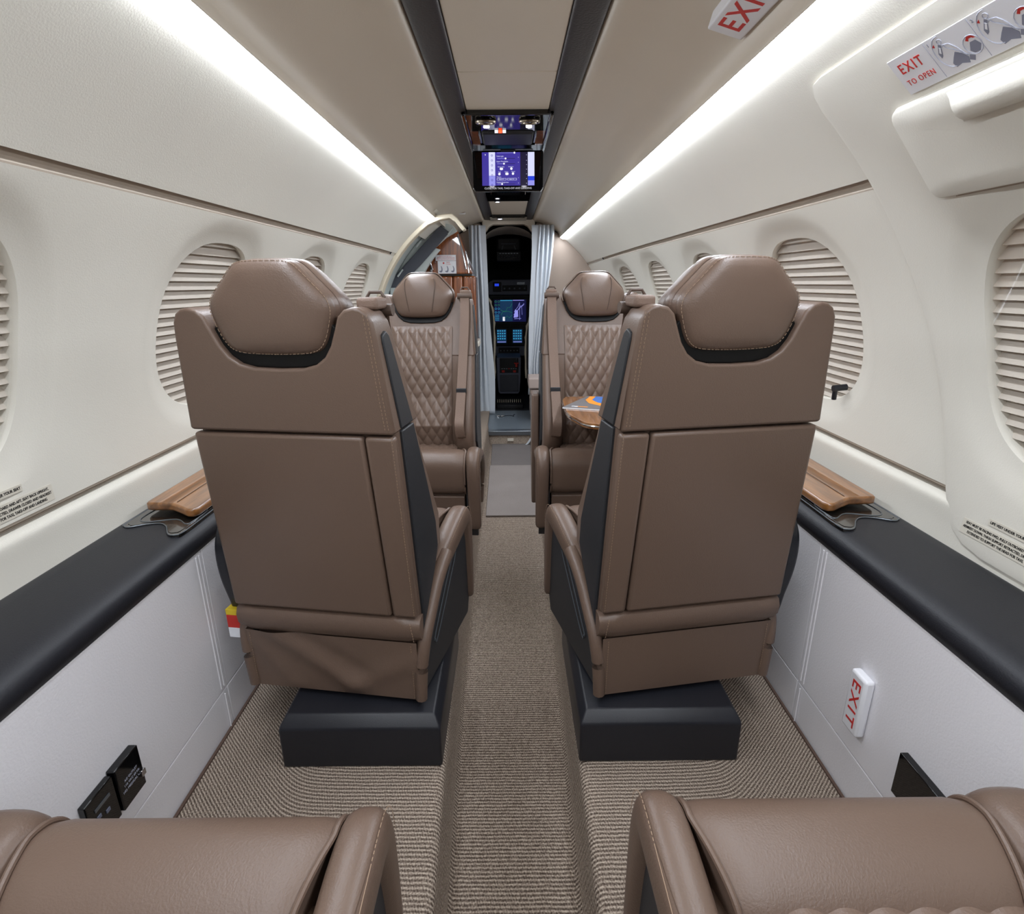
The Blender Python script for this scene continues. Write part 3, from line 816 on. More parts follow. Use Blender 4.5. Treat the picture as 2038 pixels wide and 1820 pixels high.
GR = 'taupe leather cabin seats'
protoA = make_seat(1); protoB = make_seat(-1)
def place(proto, x, y, rz, label, group=None, new=True):
    T = copy_tree(proto) if new else proto
    T.location = (x, y, 0); T.rotation_euler = (0, 0, rz)
    tag(T, label, 'seat', GR); return T
R = math.radians
SL, SR = (-.362, 1.200, R(-8.5)), (.350, 1.212, R(9.4))
s1 = place(protoA, *SL, 'taupe leather seat seen from behind, left of the aisle, with draped skirt folds', new=False)
s2 = place(protoB, *SR, 'taupe leather seat seen from behind, right of the aisle, smooth flat skirt', new=False)
s3 = place(protoB, -.330, 1.955, R(180 - 3), 'rear-facing taupe seat by the open door, quilted front showing, left of the aisle')
s4 = place(protoA, .318, 1.955, R(180 + 1), 'rear-facing taupe seat behind the wooden table, quilted front showing, right of the aisle')
s5 = place(protoA, -.371, .300, 0, 'nearest left seat at the bottom edge, only its smooth thigh cushion in view')
s6 = place(protoB, .373, .318, 0, 'nearest right seat at the bottom edge, thigh cushion and first quilting in view')
for T in (s5, s6):
    for ch in list(T.children):
        if ch.name.startswith('shoulder_belt'):
            for c2 in list(ch.children): D.objects.remove(c2)
            D.objects.remove(ch)
BACK = ('backrest', 'upper_back_panel', 'rear_panel', 'side_strip', 'upper_side_trim', 'side_trim', 'headrest', 'quilted_back', 'belt_guide', 'stitching', 'strap_band', 'guide_', 'lower_roll')
def lean(o):
    if o.type == 'MESH' and o.name.startswith(BACK):
        o.data = o.data.copy()
        for v in o.data.vertices:
            if v.co.z > .36 and v.co.y < .10: v.co.y -= (v.co.z - .36) * .95
    for c_ in o.children: lean(c_)
for T in (s5, s6): lean(T)
# folded skirt only on the near left seat
for ch in list(s1.children):
    if ch.name.startswith('skirt'):
        me = ch.data.copy(); ch.data = me
        for v in me.vertices:
            x, y, z = v.co
            if y < -.185 and abs(x) < .188 and z > .141:
                t = (.287 - z) / .147; u = (x + .193) / .386
                d = 0
                for (xa, ta, xb, tb, wd, am) in ((.16, .0, .62, .82, .075, .0065), (.30, .0, .68, .60, .07, -.004), (1.0, .30, .62, .80, .085, .0055), (.06, .2, .26, .95, .06, .003)):
                    # distance from a line segment in (u,t)
                    ex, et = xb - xa, tb - ta; L2 = ex * ex + et * et
                    k = max(0, min(1, ((u - xa) * ex + (t - ta) * et) / L2)); dd = math.hypot(u - xa - k * ex, (t - ta - k * et) * .6)
                    d += am * math.exp(-(dd / wd) ** 2)
                v.co.y -= d
add_pedestal(s1, -.326, .945, 1.36, .345, SL[2], loc=(SL[0], SL[1], 0))
add_pedestal(s2, .317, .953, 1.37, .346, SR[2], loc=(SR[0], SR[1], 0))
for s, x, y, rz in ((s3, -.330, 1.955, R(177)), (s4, .318, 1.955, R(181)), (s5, -.371, .30, 0), (s6, .373, .318, 0)):
    add_pedestal(s, x, y - .16, y + .16, .30, rz, loc=(x, y, 0))
# lowered aisle armrest of the rear-facing right seat
g = Geo(); rings = []
prism([(-.20, .60), (-.19, .47), (-.13, .19), (-.10, .165), (-.075, .175), (-.07, .23), (-.10, .47), (-.11, .60)], lambda y, z: (.206, y, z), lambda y, z: (.234, y, z)).o('aisle_armrest', 'leather', s4, bevel=.006, seg=3)
# black stowage pouches on the outboard sides of the two near seats
for T, sd in ((s1, -1), (s2, 1)):
    P = spline([(-.172, .50, 0), (-.185, .46, 0), (-.182, .40, 0), (-.165, .33, 0), (-.148, .27, 0), (-.10, .27, 0), (-.06, .40, 0), (-.08, .52, 0), (-.14, .53, 0)], 4, True)
    pc = prism([(p.x, p.y) for p in P], lambda y, z: (sd * .210, y, z), lambda y, z: (sd * .242, y, z)).o('stowage_pouch', 'black', T, bevel=.008, seg=3)
    if sd < 0:
        for (a, b, mt) in ((.262, .276, 'yellow'), (.230, .262, 'tagred'), (.205, .230, 'paperwhite')):
            Geo().box(-.2465, -.2095, -.176, -.140, a + .045, b + .045).o('warning_tag', mt, pc, bevel=.001)

# ------------------------------------------------------------------ forward end: entry door, galley, curtains, bulkhead
def circ(r, z0, z1, n, sgn=-1, cz=CZ):
    a0 = math.asin((z0 - cz) / r); a1 = math.asin((z1 - cz) / r)
    return [(sgn * r * math.cos(a0 + (a1 - a0) * k / n), cz + r * math.sin(a0 + (a1 - a0) * k / n)) for k in range(n + 1)]
DR = empty('door_2', kind='structure')
out = circ(.868, -.02, 1.375, 28) + [(-.40, 1.392), (-.33, 1.396), (-.300, 1.372), (-.252, 1.312)]
inn = circ(.835, -.02, 1.335, 28) + [(-.405, 1.362), (-.345, 1.372), (-.315, 1.352), (-.272, 1.300)]
def band(o_, i_, y0, y1):
    return prism(o_ + i_[::-1], lambda x, z: (x, y0, z), lambda x, z: (x, y1, z))
band(out, inn, 3.515, 3.60).o('arch_trim', 'archtrim', DR, bevel=.006, seg=3)
# jamb surface: white, outward of the cabin skin
g = grid(6, 30, lambda u, v: (-.872 * math.cos(-.85 + 1.88 * v), 3.56 + .54 * u, CZ + .872 * math.sin(-.85 + 1.88 * v))); g.o('jamb_liner', 'doorwhite', DR)
o2 = circ(.872, .3, 1.37, 20) + [(-.443, 1.392), (-.37, 1.375), (-.345, 1.340)]
i2 = [(x * .80 + .0, .55 + (z - .55) * .90) for x, z in circ(.872, .3, 1.30, 20)] + [(-.50, 1.235), (-.42, 1.30), (-.372, 1.325)]
band(o2, i2, 3.97, 4.03).o('door_surround', 'doorwhite', DR, bevel=.004)
PG = [(-.452, 1.372), (-.392, 1.330), (-.600, 1.122), (-.655, 1.071), (-.74, .98), (-.80, .90), (-.86, .94), (-.80, 1.03), (-.686, 1.142)]
prism(PG, lambda x, z: (x, 3.945, z), lambda x, z: (x, 3.965, z)).o('seal_panel', 'doorgrey', DR, bevel=.003)
for (x, z, l, w_) in ((-.735, 1.075, .06, .012), (-.60, 1.26, .05, .012), (-.50, 1.35, .03, .010), (-.385, 1.335, .05, .010), (-.66, 1.045, .04, .010)):
    a = math.atan2(1.372 - 1.071, -.452 + .70); dx, dz = math.cos(a) * l / 2, math.sin(a) * l / 2
    g = Geo(); g.tube([(x - dx, 3.94, z - dz), (x + dx, 3.94, z + dz)], w_ / 2, 8); g.o('latch_fitting', 'doorwhite', DR)
for k in range(3):
    x, z = -.79 - .012 * k, .94 - .11 * k
    Geo().box(x - .02, x + .035, 3.93, 3.96, z - .05, z + .04).o('hinge_bracket', 'metal' if k == 1 else 'doorwhite', DR, bevel=.004)
# wood galley cabinet behind the door opening
CB = empty('galley_cabinet', (0, 4.12, 0)); tag(CB, 'tall glossy walnut galley cabinet behind the left curtain', 'cabinet')
def cabx(z): return interp([(.55, -.228), (1.07, -.258), (1.20, -.300), (1.36, -.352)], z)
up = [(-.66, 1.070)] + circ(.79, 1.07, 1.33, 8)[1:] + [(-.36, 1.36)] + [(cabx(1.34 - .27 * k / 8), 1.34 - .27 * k / 8) for k in range(9)]
prism(up, lambda x, z: (x, .0, z), lambda x, z: (x, .28, z)).o('upper_locker', 'woodv', CB, bevel=.008, seg=3)
Geo().box(-.68, -.262, .01, .26, 1.058, 1.071).o('shadow_gap', 'gloss', CB)
for x0, x1 in ((-.68, -.520), (-.518, -.402), (-.400, -.330), (-.328, -.238)):
    Geo().box(x0, x1, .015, .28, .60, 1.056).o('locker_door', 'woodv', CB, bevel=.012, seg=3)
Geo().box(-.68, -.262, .0, .28, -.02, .50).o('lower_carcass', 'doorwhite', CB, bevel=.004)
g = Geo(); g.tube([(-.352, -.004, 1.33), (-.330, -.004, 1.25), (-.300, -.004, 1.10)], .006, 8); g.o('edge_moulding', 'chrome', CB)
g = Geo(); g.tube([(-.302, -.004, 1.22), (-.285, -.004, 1.14), (-.283, -.004, 1.075)], .005, 8); g.o('edge_moulding', 'chrome', CB)
g = Geo(); g.tube([(-.563, -.012, 1.20), (-.548, -.02, 1.16), (-.543, -.02, 1.10), (-.55, -.012, 1.05)], .012, 10); g.o('pull_handle', 'chrome', CB, sm=60)
for x, z in ((-.52, 1.185), (-.517, 1.15)):
    Geo().disc((x, -.002, z), (0, -1, 0), .004, .003, 10).o('fixing_stud', 'chrome', CB)
for x in (-.36, -.31, -.27):
    Geo().disc((x, .012, 1.045), (0, -1, 0), .003, .003, 10).o('fixing_stud', 'chrome', CB)
CT = Geo().add([(-.68, 4.10, .560), (-.236, 4.10, .560), (-.222, 4.12, .560), (-.222, 4.36, .560), (-.68, 4.36, .560), (-.68, 4.10, .598), (-.236, 4.10, .598), (-.222, 4.12, .598), (-.222, 4.36, .598), (-.68, 4.36, .598)],
     [(0, 1, 2, 3, 4), (5, 6, 7, 8, 9), (0, 1, 6, 5), (1, 2, 7, 6), (2, 3, 8, 7), (3, 4, 9, 8), (4, 0, 5, 9)]).o('galley_worktop', 'counter', None, bevel=.005)
tag(CT, 'cream worktop edge jutting out of the walnut galley cabinet', 'worktop')
# seat position placard on the cabinet
PL = empty('instruction_placard', (0, 4.1, 0)); tag(PL, 'white instruction placard with red text and three seat drawings on the walnut cabinet', 'placard')
Geo().box(-.513, -.370, .010, .014, 1.158, 1.196).o('upper_plate', 'signwhite', PL)
Geo().box(-.499, -.370, .010, .014, 1.072, 1.156).o('lower_plate', 'signwhite', PL)
fr = lambda x, z: ((x, .0095, z), (1, 0, 0), (0, 0, 1), (0, -1, 0))
for k, t in enumerate(('SEATS MUST BE FULLY', 'UPRIGHT AND OUTBOARD FOR', 'TAXI, TAKE-OFF AND LANDING')):
    text_mesh('notice_text', t, .0085, fr(-.441, 1.187 - .010 * k), 'signred', PL, fit=(.09, .125, .125)[k])
text_mesh('notice_text', 'EXIT', .012, fr(-.425, 1.146), 'signred', PL)
text_mesh('notice_text', 'TO OPEN', .008, fr(-.425, 1.134), 'signred', PL)
Geo().disc((-.458, .0095, 1.142), (0, -1, 0), .006, .0005, 16).o('red_dot', 'tagred', PL)
for k in range(3):
    x = -.478 + .042 * k
    P = spline([(x - .010, 0, 1.083), (x + .002, 0, 1.080), (x + .010, 0, 1.088), (x + .011, 0, 1.105), (x + .004, 0, 1.122), (x + .0, 0, 1.120), (x + .004, 0, 1.104), (x, 0, 1.092), (x - .012, 0, 1.090)], 3, True)
    prism([(p.x, p.z) for p in P], lambda a, b: (a, .0085, b), lambda a, b: (a, .0098, b)).o('seat_drawing', 'printgrey', PL)

# curtains
def curtain(nm, top, bot, y, lab, folds_, inner, ztop=1.345, zbot=-.03):
    (a, b), (c, d) = top, bot
    def f(u, v):
        z = ztop + (zbot - ztop) * v
        k = min(1, v * 1.25) ** 1.3
        w_ = (1 - u if inner > 0 else u); am = min(1, max(0, (w_ - .22) / .18)); am = am * am * (3 - 2 * am)
        x = (a + (b - a) * u) * (1 - k) + (c + (d - c) * u) * k
        e = 1 - abs(u - .5) * .2
        yy = y + am * (.020 * math.sin(u * folds_ * 2 * PI + 2.2 * math.sin(v * 2.2) + u * u * 5) * (1 - .5 * v) + .007 * math.sin(u * 33 + v * 7))
        return (x + .004 * math.sin(v * 9 + u * 7), yy, z)
    g = grid(120, 50, f)
    o = mesh(nm, g.V, g.F, 'curtain', None, sm=180)
    so = o.modifiers.new('thickness', 'SOLIDIFY'); so.thickness = .003
    return tag(o, lab, 'curtain', None)
cl = curtain('curtain', ((-.305), (-.178)), ((-.300), (-.125)), 4.53, 'pale grey curtain gathered at the left of the cockpit doorway', 3.6, 1, ztop=1.425, zbot=-.038)
cr = curtain('curtain', ((.176), (.345)), ((.150), (.250)), 4.53, 'pale grey curtain gathered at the right of the cockpit doorway', 4.2, -1, ztop=1.425, zbot=.12)
# dangling corner of the right curtain
g = grid(8, 12, lambda u, v: (.075 + .10 * v ** .6 + (.05 + .015 * math.sin(v * 9)) * u * v, 3.955 - .0 * v + .01 * math.sin(u * 6 + v * 4), -.155 + .115 * v ** 1.4))
o = mesh('curtain_hem', g.V, g.F, 'curtain', None, sm=180); so = o.modifiers.new('t', 'SOLIDIFY'); so.thickness = .003
tag(o, 'loose pale cloth corner draped over the cockpit threshold on the right', 'cloth')

# bulkhead (wall_front): panels either side of the opening and header
WF = empty('wall_front', kind='structure')
def tp(x, z): q = taper((x, 4.7, z)); return (q[0], q[2])
rp = [(.182, -.03), (.182, 1.36), (.19, 1.405), (.22, 1.45), (.26, 1.45)] + [tp(*p) for p in circ(.880, -.03, 1.39, 20, 1)][::-1]
prism(rp, lambda x, z: (x, 4.64, z), lambda x, z: (x, 4.70, z)).o('bulkhead_panel', 'bulk', WF, bevel=.01, seg=3)
lp = [(-.182, -.03), (-.182, 1.36), (-.19, 1.405), (-.22, 1.45), (-.26, 1.45)] + [tp(*p) for p in circ(.880, -.03, 1.39, 20, -1)][::-1]
prism(lp, lambda x, z: (x, 4.64, z), lambda x, z: (x, 4.70, z)).o('bulkhead_panel', 'bulk', WF, bevel=.01, seg=3)
hp = [(-.205, 1.50), (-.205, 1.44), (-.180, 1.385), (-.15, 1.425), (-.12, 1.440), (.12, 1.440), (.15, 1.425), (.180, 1.385), (.205, 1.44), (.205, 1.50)]
prism(hp, lambda x, z: (x, 4.62, z), lambda x, z: (x, 4.72, z)).o('header', 'ceil', WF, bevel=.008, seg=3)
Geo().box(-.95, .95, 4.73, 4.75, 1.45, 1.7).o('void_closure', 'seam', WF)
# left wall behind the door opening
g = grid(4, 20, lambda u, v: taper((-.874 * math.cos(-.80 + 1.83 * v), 4.05 + .66 * u, CZ + .874 * math.sin(-.80 + 1.83 * v)))); g.o('vestibule_liner', 'doorwhite', DR)

# threshold: riser, plate, floor light
TH_ = empty('cockpit_threshold', (0, 3.96, -.15)); tag(TH_, 'grey metal threshold plate and carpeted riser at the cockpit end of the aisle', 'threshold')
Geo().box(-.175, .195, .02, .05, 0, .075).o('riser', 'carpet', TH_)
Geo().box(-.17, .19, .0, .06, .075, .110).o('nosing', 'metal', TH_, bevel=.004)
Geo().box(-.175, .195, .06, .70, .08, .108).o('plate', 'plate', TH_, bevel=.002)
Geo().box(-.022, .024, .008, .02, .028, .050).o('riser_light', 'counter', TH_, bevel=.002)
Geo().box(-.40, -.172, 4.02, 4.62, -.06, -.015).o('vestibule_floor', 'carpet', FL)
Geo().box(.19, .75, 4.0, 4.64, -.06, -.0).o('vestibule_floor', 'carpet', FL)
# cloth mats on the aisle
def mat_(y0, y1, m, lab, t):
    V = []
    for z in (-.1495, -.1495 + t):
        V += [(aisleL(y0) + .030, y0, z), (aisleR(y0) * .88 - .01, y0, z), (aisleR(y1) * .88, y1, z), (aisleL(y1) + .030, y1, z)]
    V = [(-.130, y0, -.1495), (.134, y0, -.1495), (.150, y1, -.1495), (-.136, y1, -.1495), (-.130, y0, -.1495 + t), (.134, y0, -.1495 + t), (.150, y1, -.1495 + t), (-.136, y1, -.1495 + t)]
    o = Geo().add(V, [(0, 1, 2, 3), (4, 5, 6, 7), (0, 1, 5, 4), (1, 2, 6, 5), (2, 3, 7, 6), (3, 0, 4, 7)]).o('aisle_mat', m, None, bevel=.002)
    return tag(o, lab, 'mat')
mat_(2.63, 3.455, 'mat', 'pale grey rectangular mat lying in the aisle between the far seats', .010)
mat_(3.46, 3.975, 'mat2', 'darker grey mat lying just before the cockpit threshold', .007)

# jump seat box right of doorway
JS = empty('side_bench', (.19, 4.35, 0)); tag(JS, 'beige padded side bench below the right curtain', 'bench')
Geo().box(-.045, .30, -.08, .14, .215, .300).o('cushion', 'seatbeige', JS, bevel=.012, seg=3)
Geo().box(-.030, .30, -.06, .14, -.0, .205).o('base_panel', 'seatbeige', JS, bevel=.012, seg=3)
g = Geo(); g.tube([(-.028, -.064, .03), (.03, -.064, .03), (.03, -.064, .18), (-.028, -.064, .18)], .003, 6, closed=True); g.o('panel_piping', 'cockpit', JS)

# ------------------------------------------------------------------ cockpit
# dark enclosure
Geo().box(-.95, .95, 6.7, 6.72, -.3, 1.6).o('wall_nose', 'cockblack')['kind'] = 'structure'
Geo().box(-.95, .95, 4.75, 6.7, -.10, -.05).o('cockpit_floor', 'cockblack', FL)
g = grid(12, 14, lambda u, v: (.80 * math.cos(PI * u), 4.72 + 2.0 * v, .80 + .66 * (1 - .12 * v) * math.sin(PI * u))); g.o('cockpit_liner', 'cockblack', CE)
g = grid(14, 4, lambda u, v: (.215 * math.cos(PI * u) * (1 + .3 * v), 4.72 + .5 * v, 1.30 + .135 * math.sin(PI * u) - .02 * v)); g.o('doorway_liner', 'ceil', CE)
for s in (-1, 1): Geo().box(min(s * .80, s * .82), max(s * .80, s * .82), 4.72, 6.7, -.1, .85).o('wall_cockpit_' + ('left' if s < 0 else 'right'), 'cockblack')['kind'] = 'structure'
IP = empty('instrument_panel', (0, 5.8, 0)); tag(IP, 'cockpit instrument panel with map display and two keypad screens', 'instrument panel')
def pb(x0, x1, z0, z1, nm, m, d=0, th=.02, par=None, b=.003): return Geo().box(x0, x1, -d - th, -d, z0, z1).o(nm, m, par or IP, bevel=b)
pb(-.60, .60, .36, .89, 'main_panel', 'cockblack')
prism([(-.262, .895), (-.258, .925), (-.195, 1.020), (-.16, 1.040), (.30, 1.040), (.34, .895)], lambda x, z: (x, -.06, z), lambda x, z: (x, .0, z)).o('glareshield_panel', 'cockpit', IP, bevel=.006)
gp = pb(-.158, -.076, .925, 1.016, 'radio_unit', 'cockblack', .062, .01)
pb(-.142, -.100, .978, 1.002, 'radio_display', 's_blue', .073, .002, b=0)
pb(-.066, .18, .930, .985, 'autopilot_panel', 'cockblack', .062, .008)
for k in range(5):
    Geo().disc((-.045 + .05 * k, -.072, .955), (0, -1, 0), .009, .012, 14).o('selector_knob', 'cockpit', IP)
Geo().box(.08, .155, -.074, -.070, .992, 1.014).o('name_plate', 'metal', IP)
bz = pb(-.168, .19, .60, .865, 'display_bezel', 'cockblack', .022, .014)
pb(-.150, .170, .632, .846, 'map_display', 's_night', .037, .002, b=0)
def scr(x0, x1, z0, z1, m, nm='display_graphic', d=.0395): return Geo().box(x0, x1, -d - .0004, -d, z0, z1).o(nm, m, IP)
scr(-.090, .032, .836, .844, 's_cyan'); scr(.036, .150, .838, .844, 's_map')
scr(-.092, .034, .638, .834, 's_teal')
for k in range(4):
    for j in range(2): Geo().ring((-.135 + .030 * j, -.041, .83 - .035 * k), (0, 1, 0), .009, .0014, 14, 4).o('gauge_ring', 's_green' if k < 2 else 's_cyan', IP)
for k in range(6): scr(-.145, -.10, .70 - .011 * k, .703 - .011 * k, 's_cyan')
for P in ([(-.085, .70), (-.06, .735), (-.03, .74), (-.02, .77), (.01, .775), (.03, .81)], [(-.088, .75), (-.05, .73), (-.01, .735), (.03, .72)], [(-.05, .66), (-.02, .69), (0, .67), (.03, .70)]):
    g = Geo(); g.tube([(x, -.0405, z) for x, z in P], .0013, 5); g.o('map_line', 's_green', IP)
for P in ([(.045, .70), (.15, .81)], [(.060, .66), (.060, .75)], [(.105, .65), (.105, .82)], [(.05, .73), (.09, .78), (.10, .81)], [(.075, .66), (.08, .74), (.12, .79)], [(.13, .70), (.125, .78), (.15, .80)], [(.05, .66), (.12, .665)]):
    g = Geo(); g.tube([(x, -.0405, z) for x, z in P], .0018, 5); g.o('map_line', 's_map', IP)
scr(-.066, -.044, .640, .680, 's_white')
prism([(.044, .672), (.09, .68), (.088, .74), (.06, .75)], lambda x, z: (x, -.0400, z), lambda x, z: (x, -.0396, z)).o('display_graphic', 's_map', IP)
for k, (x0, x1) in enumerate(((-.150, -.010), (.012, .152))):
    pb(x0, x1, .392, .580, 'keypad_bezel', 'cockblack', .022, .016)
    pb(x0 + .022, x1 - .022, .420, .556, 'keypad_display', 's_teal', .039, .002, b=0)
    for r_ in range(4):
        for c_ in range(4): scr(x0 + .027 + c_ * .023, x0 + .041 + c_ * .023, .536 - .026 * r_, .548 - .026 * r_, 's_cyan', 'keypad_key', .0415)
    scr(x0 + .026, x1 - .026, .428, .434, 's_map', 'keypad_key', .0415)
pb(-.19, .19, .290, .388, 'lower_panel', 'cockpit', .03, .02)
pb(-.112, .100, .292, .374, 'switch_panel', 'cockblack', .052, .004)
for x0 in (-.100, -.045): pb(x0, x0 + .048, .302, .316, 'lit_key', 's_white', .057, .002, b=0)
g = Geo(); g.tube([(.075, -.07, .310), (.075, -.10, .270)], .004, 8); g.tube([(.058, -.07, .312), (.092, -.07, .312)], .004, 8); g.o('gear_lever', 'metal', IP)
for k in range(6): Geo().disc((-.09 + .034 * k, -.058, .345), (0, -1, 0), .006, .006, 10).o('switch_knob', 'metal', IP)
CP = empty('centre_pedestal', (0, 5.3, 0)); tag(CP, 'dark cockpit centre pedestal with red handle and lit switches', 'pedestal')
prism([(-.125, .33), (.108, .33), (.104, .12), (.094, .0), (.08, -.02), (-.095, -.02), (-.112, .0), (-.12, .12)], lambda x, z: (x, 0, z), lambda x, z: (x, .35, z)).o('console_body', 'cockpit', CP, bevel=.006)
Geo().box(-.095, .082, -.006, 0, .185, .325).o('console_face', 'cockblack', CP, bevel=.002)
Geo().box(-.095, .082, -.008, 0, .005, .165).o('access_panel', 'doorgrey', CP, bevel=.004)
Geo().box(.042, .085, -.05, -.02, .275, .285).o('red_handle', 'tagred', CP, bevel=.003)
Geo().box(.054, .074, -.05, -.01, .245, .275).o('red_handle', 'tagred', CP, bevel=.003)
g = Geo(); g.tube([(.064, -.03, .285), (.064, -.03, .325)], .004, 8); g.o('handle_stem', 'metal', CP)
for k in range(7): Geo().box(-.08 + .022 * k, -.066 + .022 * k, -.012, -.005, .222, .229).o('toggle', 'signred' if k == 3 else 'metal', CP)
for x in (-.062, .046): Geo().box(x - .014, x + .014, -.012, -.005, .190, .210).o('red_button', 'tagred', CP, bevel=.002)
OH = empty('cockpit_switch_unit', (0, 5.4, 0)); tag(OH, 'black overhead switch panel hanging at the cockpit ceiling', 'switch panel')
Geo().box(-.113, .113, -.04, .10, 1.285, 1.405).o('housing', 'cockblack', OH, bevel=.02, seg=3)
Geo().box(-.113, .113, -.02, .08, 1.198, 1.284).o('switch_plate', 'cockblack', OH, bevel=.006)
g = Geo(); g.tube([(-.066, -.045, 1.345), (.066, -.045, 1.345)], .004, 8); g.o('grab_bar', 'cockpit', OH)
for x in (-.05, .05):
    g = Geo(); g.tube([(x, -.045, 1.33), (x * 1.25, -.05, 1.297)], .005, 8); g.o('latch_arm', 'metal', OH)
for k in range(8): Geo().ring((-.09 + .026 * k, -.024, 1.238), (0, 1, 0), .008, .0018, 12, 4).o('rotary_switch', 'metal', OH)
for k in range(7): Geo().box(-.085 + .026 * k, -.07 + .026 * k, -.026, -.018, 1.262, 1.267).o('legend_mark', 'metal', OH)
# crew seats
def crew(x, y, ztop, sgn, lab):
    T = empty('crew_seat', (x, y, 0)); tag(T, lab, 'seat', 'sheepskin covered crew seats')
    h = ztop
    P = spline([(-.16, .18, 0), (-.165, h - .3, 0), (-.15, h - .12, 0), (-.10, h - .02, 0), (0, h, 0), (.10, h - .02, 0), (.15, h - .12, 0), (.165, h - .3, 0), (.16, .18, 0)], 5)
    P = [(p.x, p.y) for p in P]
    prism(P, lambda a, b: (a, 0, b), lambda a, b: (a, .05, b)).o('back_shell', 'cockblack', T, bevel=.01, seg=3)
    prism([(a * .86, .30 + (b - .30) * .72) for a, b in P], lambda a, b: (a, -.022, b), lambda a, b: (a, .01, b)).o('back_cover', 'cockleather', T, bevel=.014, seg=3)
    g = Geo(); g.tube([(a * 1.02 + .003 * math.sin(i * 2.3), .03, b) for i, (a, b) in enumerate(P)], [.013 + .003 * math.sin(i * 2.1) for i in range(len(P))], 8); g.o('fleece_edge', 'fleece', T, sm=180)
    Geo().box(-.15, .15, .0, .35, .10, .24).o('seat_base', 'cockleather', T, bevel=.02, seg=3)
    g = Geo(); g.tube([(-sgn * .14, -.03, .30), (-sgn * .15, -.03, .22)], .012, 8); g.o('recline_knob', 'chrome', T)
    Geo().box(-.10, .10, .05, .30, -.05, .10).o('seat_leg', 'cockblack', T)
crew(-.305, 4.98, .92, -1, 'cream sheepskin crew seat left of the cockpit pedestal')
crew(.315, 4.98, .76, 1, 'cream sheepskin crew seat right of the cockpit pedestal')
# things on the cockpit floor
hs = empty('headset_cable', (-.04, 4.42, -.042)); tag(hs, 'thin black headset cable with metal plugs on the threshold plate', 'cable')
P = spline([(-.06, .02, .004), (-.03, .0, .004), (.0, .03, .004), (.04, .04, .004), (.07, .01, .004), (.065, .05, .004), (.08, .08, .004)], 8)
g = Geo(); g.tube(P, .0022, 6); g.o('cable', 'cockblack', hs)
for x in (-.07, -.035): 
    g = Geo(); g.tube([(x, .015, .005), (x + .022, .02, .005)], .005, 8); g.o('plug', 'chrome', hs)
tb = Geo(); tb.box(-.115, .115, 4.78, 4.90, -.05, -.02); tag(tb.o('tool_box', 'cockblack', None, bevel=.004), 'flat black case lying on the cockpit floor past the threshold', 'case')
GR_ = empty('floor_grille', (0, 4.98, -.05)); tag(GR_, 'row of pale floor grille bars beyond the black case', 'grille')
for k in range(12): Geo().box(-.115 + .019 * k, -.110 + .019 * k, 0, .04, 0, .035).o('bar', 'archtrim', GR_)

# ------------------------------------------------------------------ ceiling console, monitor, reading lamps
CN = empty('overhead_console', (0, 2.0, 1.52)); tag(CN, 'gloss black ceiling console with two air vents ahead of the monitor', 'console')
Geo().box(-.148, .148, 0, .010, -.008, .01).o('console_rim', 'gloss', CN, bevel=.003)
for s in (-1, 1): Geo().box(min(s * .136, s * .148), max(s * .136, s * .148), .0, 1.50, -.010, .01).o('console_rim', 'gloss', CN, bevel=.003)
prism([(.012, -.002), (.22, -.002), (.22, .02), (.012, .02)], lambda y, z: (-.136, y, z), lambda y, z: (.136, y, z)).o('vent_panel', 'gloss', CN)
Geo().box(-.095, .095, .225, .40, -.010, .02).o('speaker_box', 'cockblack', CN, bevel=.01, seg=3)
for s in (-1, 1):
    Geo().box(min(s * .097, s * .104), max(s * .097, s * .104), .235, .37, -.008, .012).o('box_clip', 'metal', CN, bevel=.002)
    Geo().box(min(s * .106, s * .135), max(s * .106, s * .135), .215, .44, .0, .02).o('side_fill', 'woodv', CN)
    vt = empty('air_vent', (0, 0, 0)); vt.parent = CN
    Geo().ring((s * .073, .085, -.006), (0, .1, -1), .030, .006, 28, 8).o('vent_ring', 'brass', vt)
    Geo().disc((s * .073, .085, -.003), (0, .1, -1), .022, .006, 20, .012).o('vent_cone', 'gloss', vt)
    Geo().disc((s * .073, .152, -.003), (0, 0, -1), .010, .004, 16).o('lamp_lens', 'lamp', CN)
for i, m_ in enumerate(('s_white', 'lampred', 's_white')):
    Geo().box(-.046 + .014 * i, -.034 + .014 * i, .205, .222, -.008, -.002).o('indicator_lamp', m_, CN)
Geo().box(-.136, .136, .46, 1.50, .004, .012).o('gloss_panel', 'gloss', CN)
# forward recess with dark bin walls
prism([(-.10, 1.50), (.10, 1.50), (.115, 1.80), (-.115, 1.80)], lambda x, y: (x, y, -.014), lambda x, y: (x, y, .004)).o('forward_unit', 'gloss', CN, bevel=.004)
tq = lambda x, y, z: taper((x, y, z))
def lamp_thing(x, y, z, lab, r=.012):
    p = taper((x, y, z)); T = empty('reading_lamp', p); tag(T, lab, 'lamp')
    Geo().ring((0, 0, 0), (0, 0, 1), r + .004, .003, 20, 6).o('lamp_ring', 'metal', T)
    Geo().disc((0, 0, .001), (0, 0, -1), r, .003, 16).o('lens', 'lamp', T)
lamp_thing(-.07, 3.79, 1.508, 'small glowing reading lamp just ahead of the monitor, nearer of two')
lamp_thing(-.07, 4.52, 1.512, 'small glowing lamp at the cockpit end of the dark ceiling channel', .016)
g = Geo()
V = [tq(x, y, z) for z in (1.512, 1.53) for y, x in ((4.43, -.15), (4.43, .15), (4.66, .15), (4.66, -.15))]
g.add(V, [(0, 1, 2, 3), (4, 5, 6, 7), (0, 1, 5, 4), (1, 2, 6, 5), (2, 3, 7, 6), (3, 0, 4, 7)]).o('end_panel', 'gloss', CE)
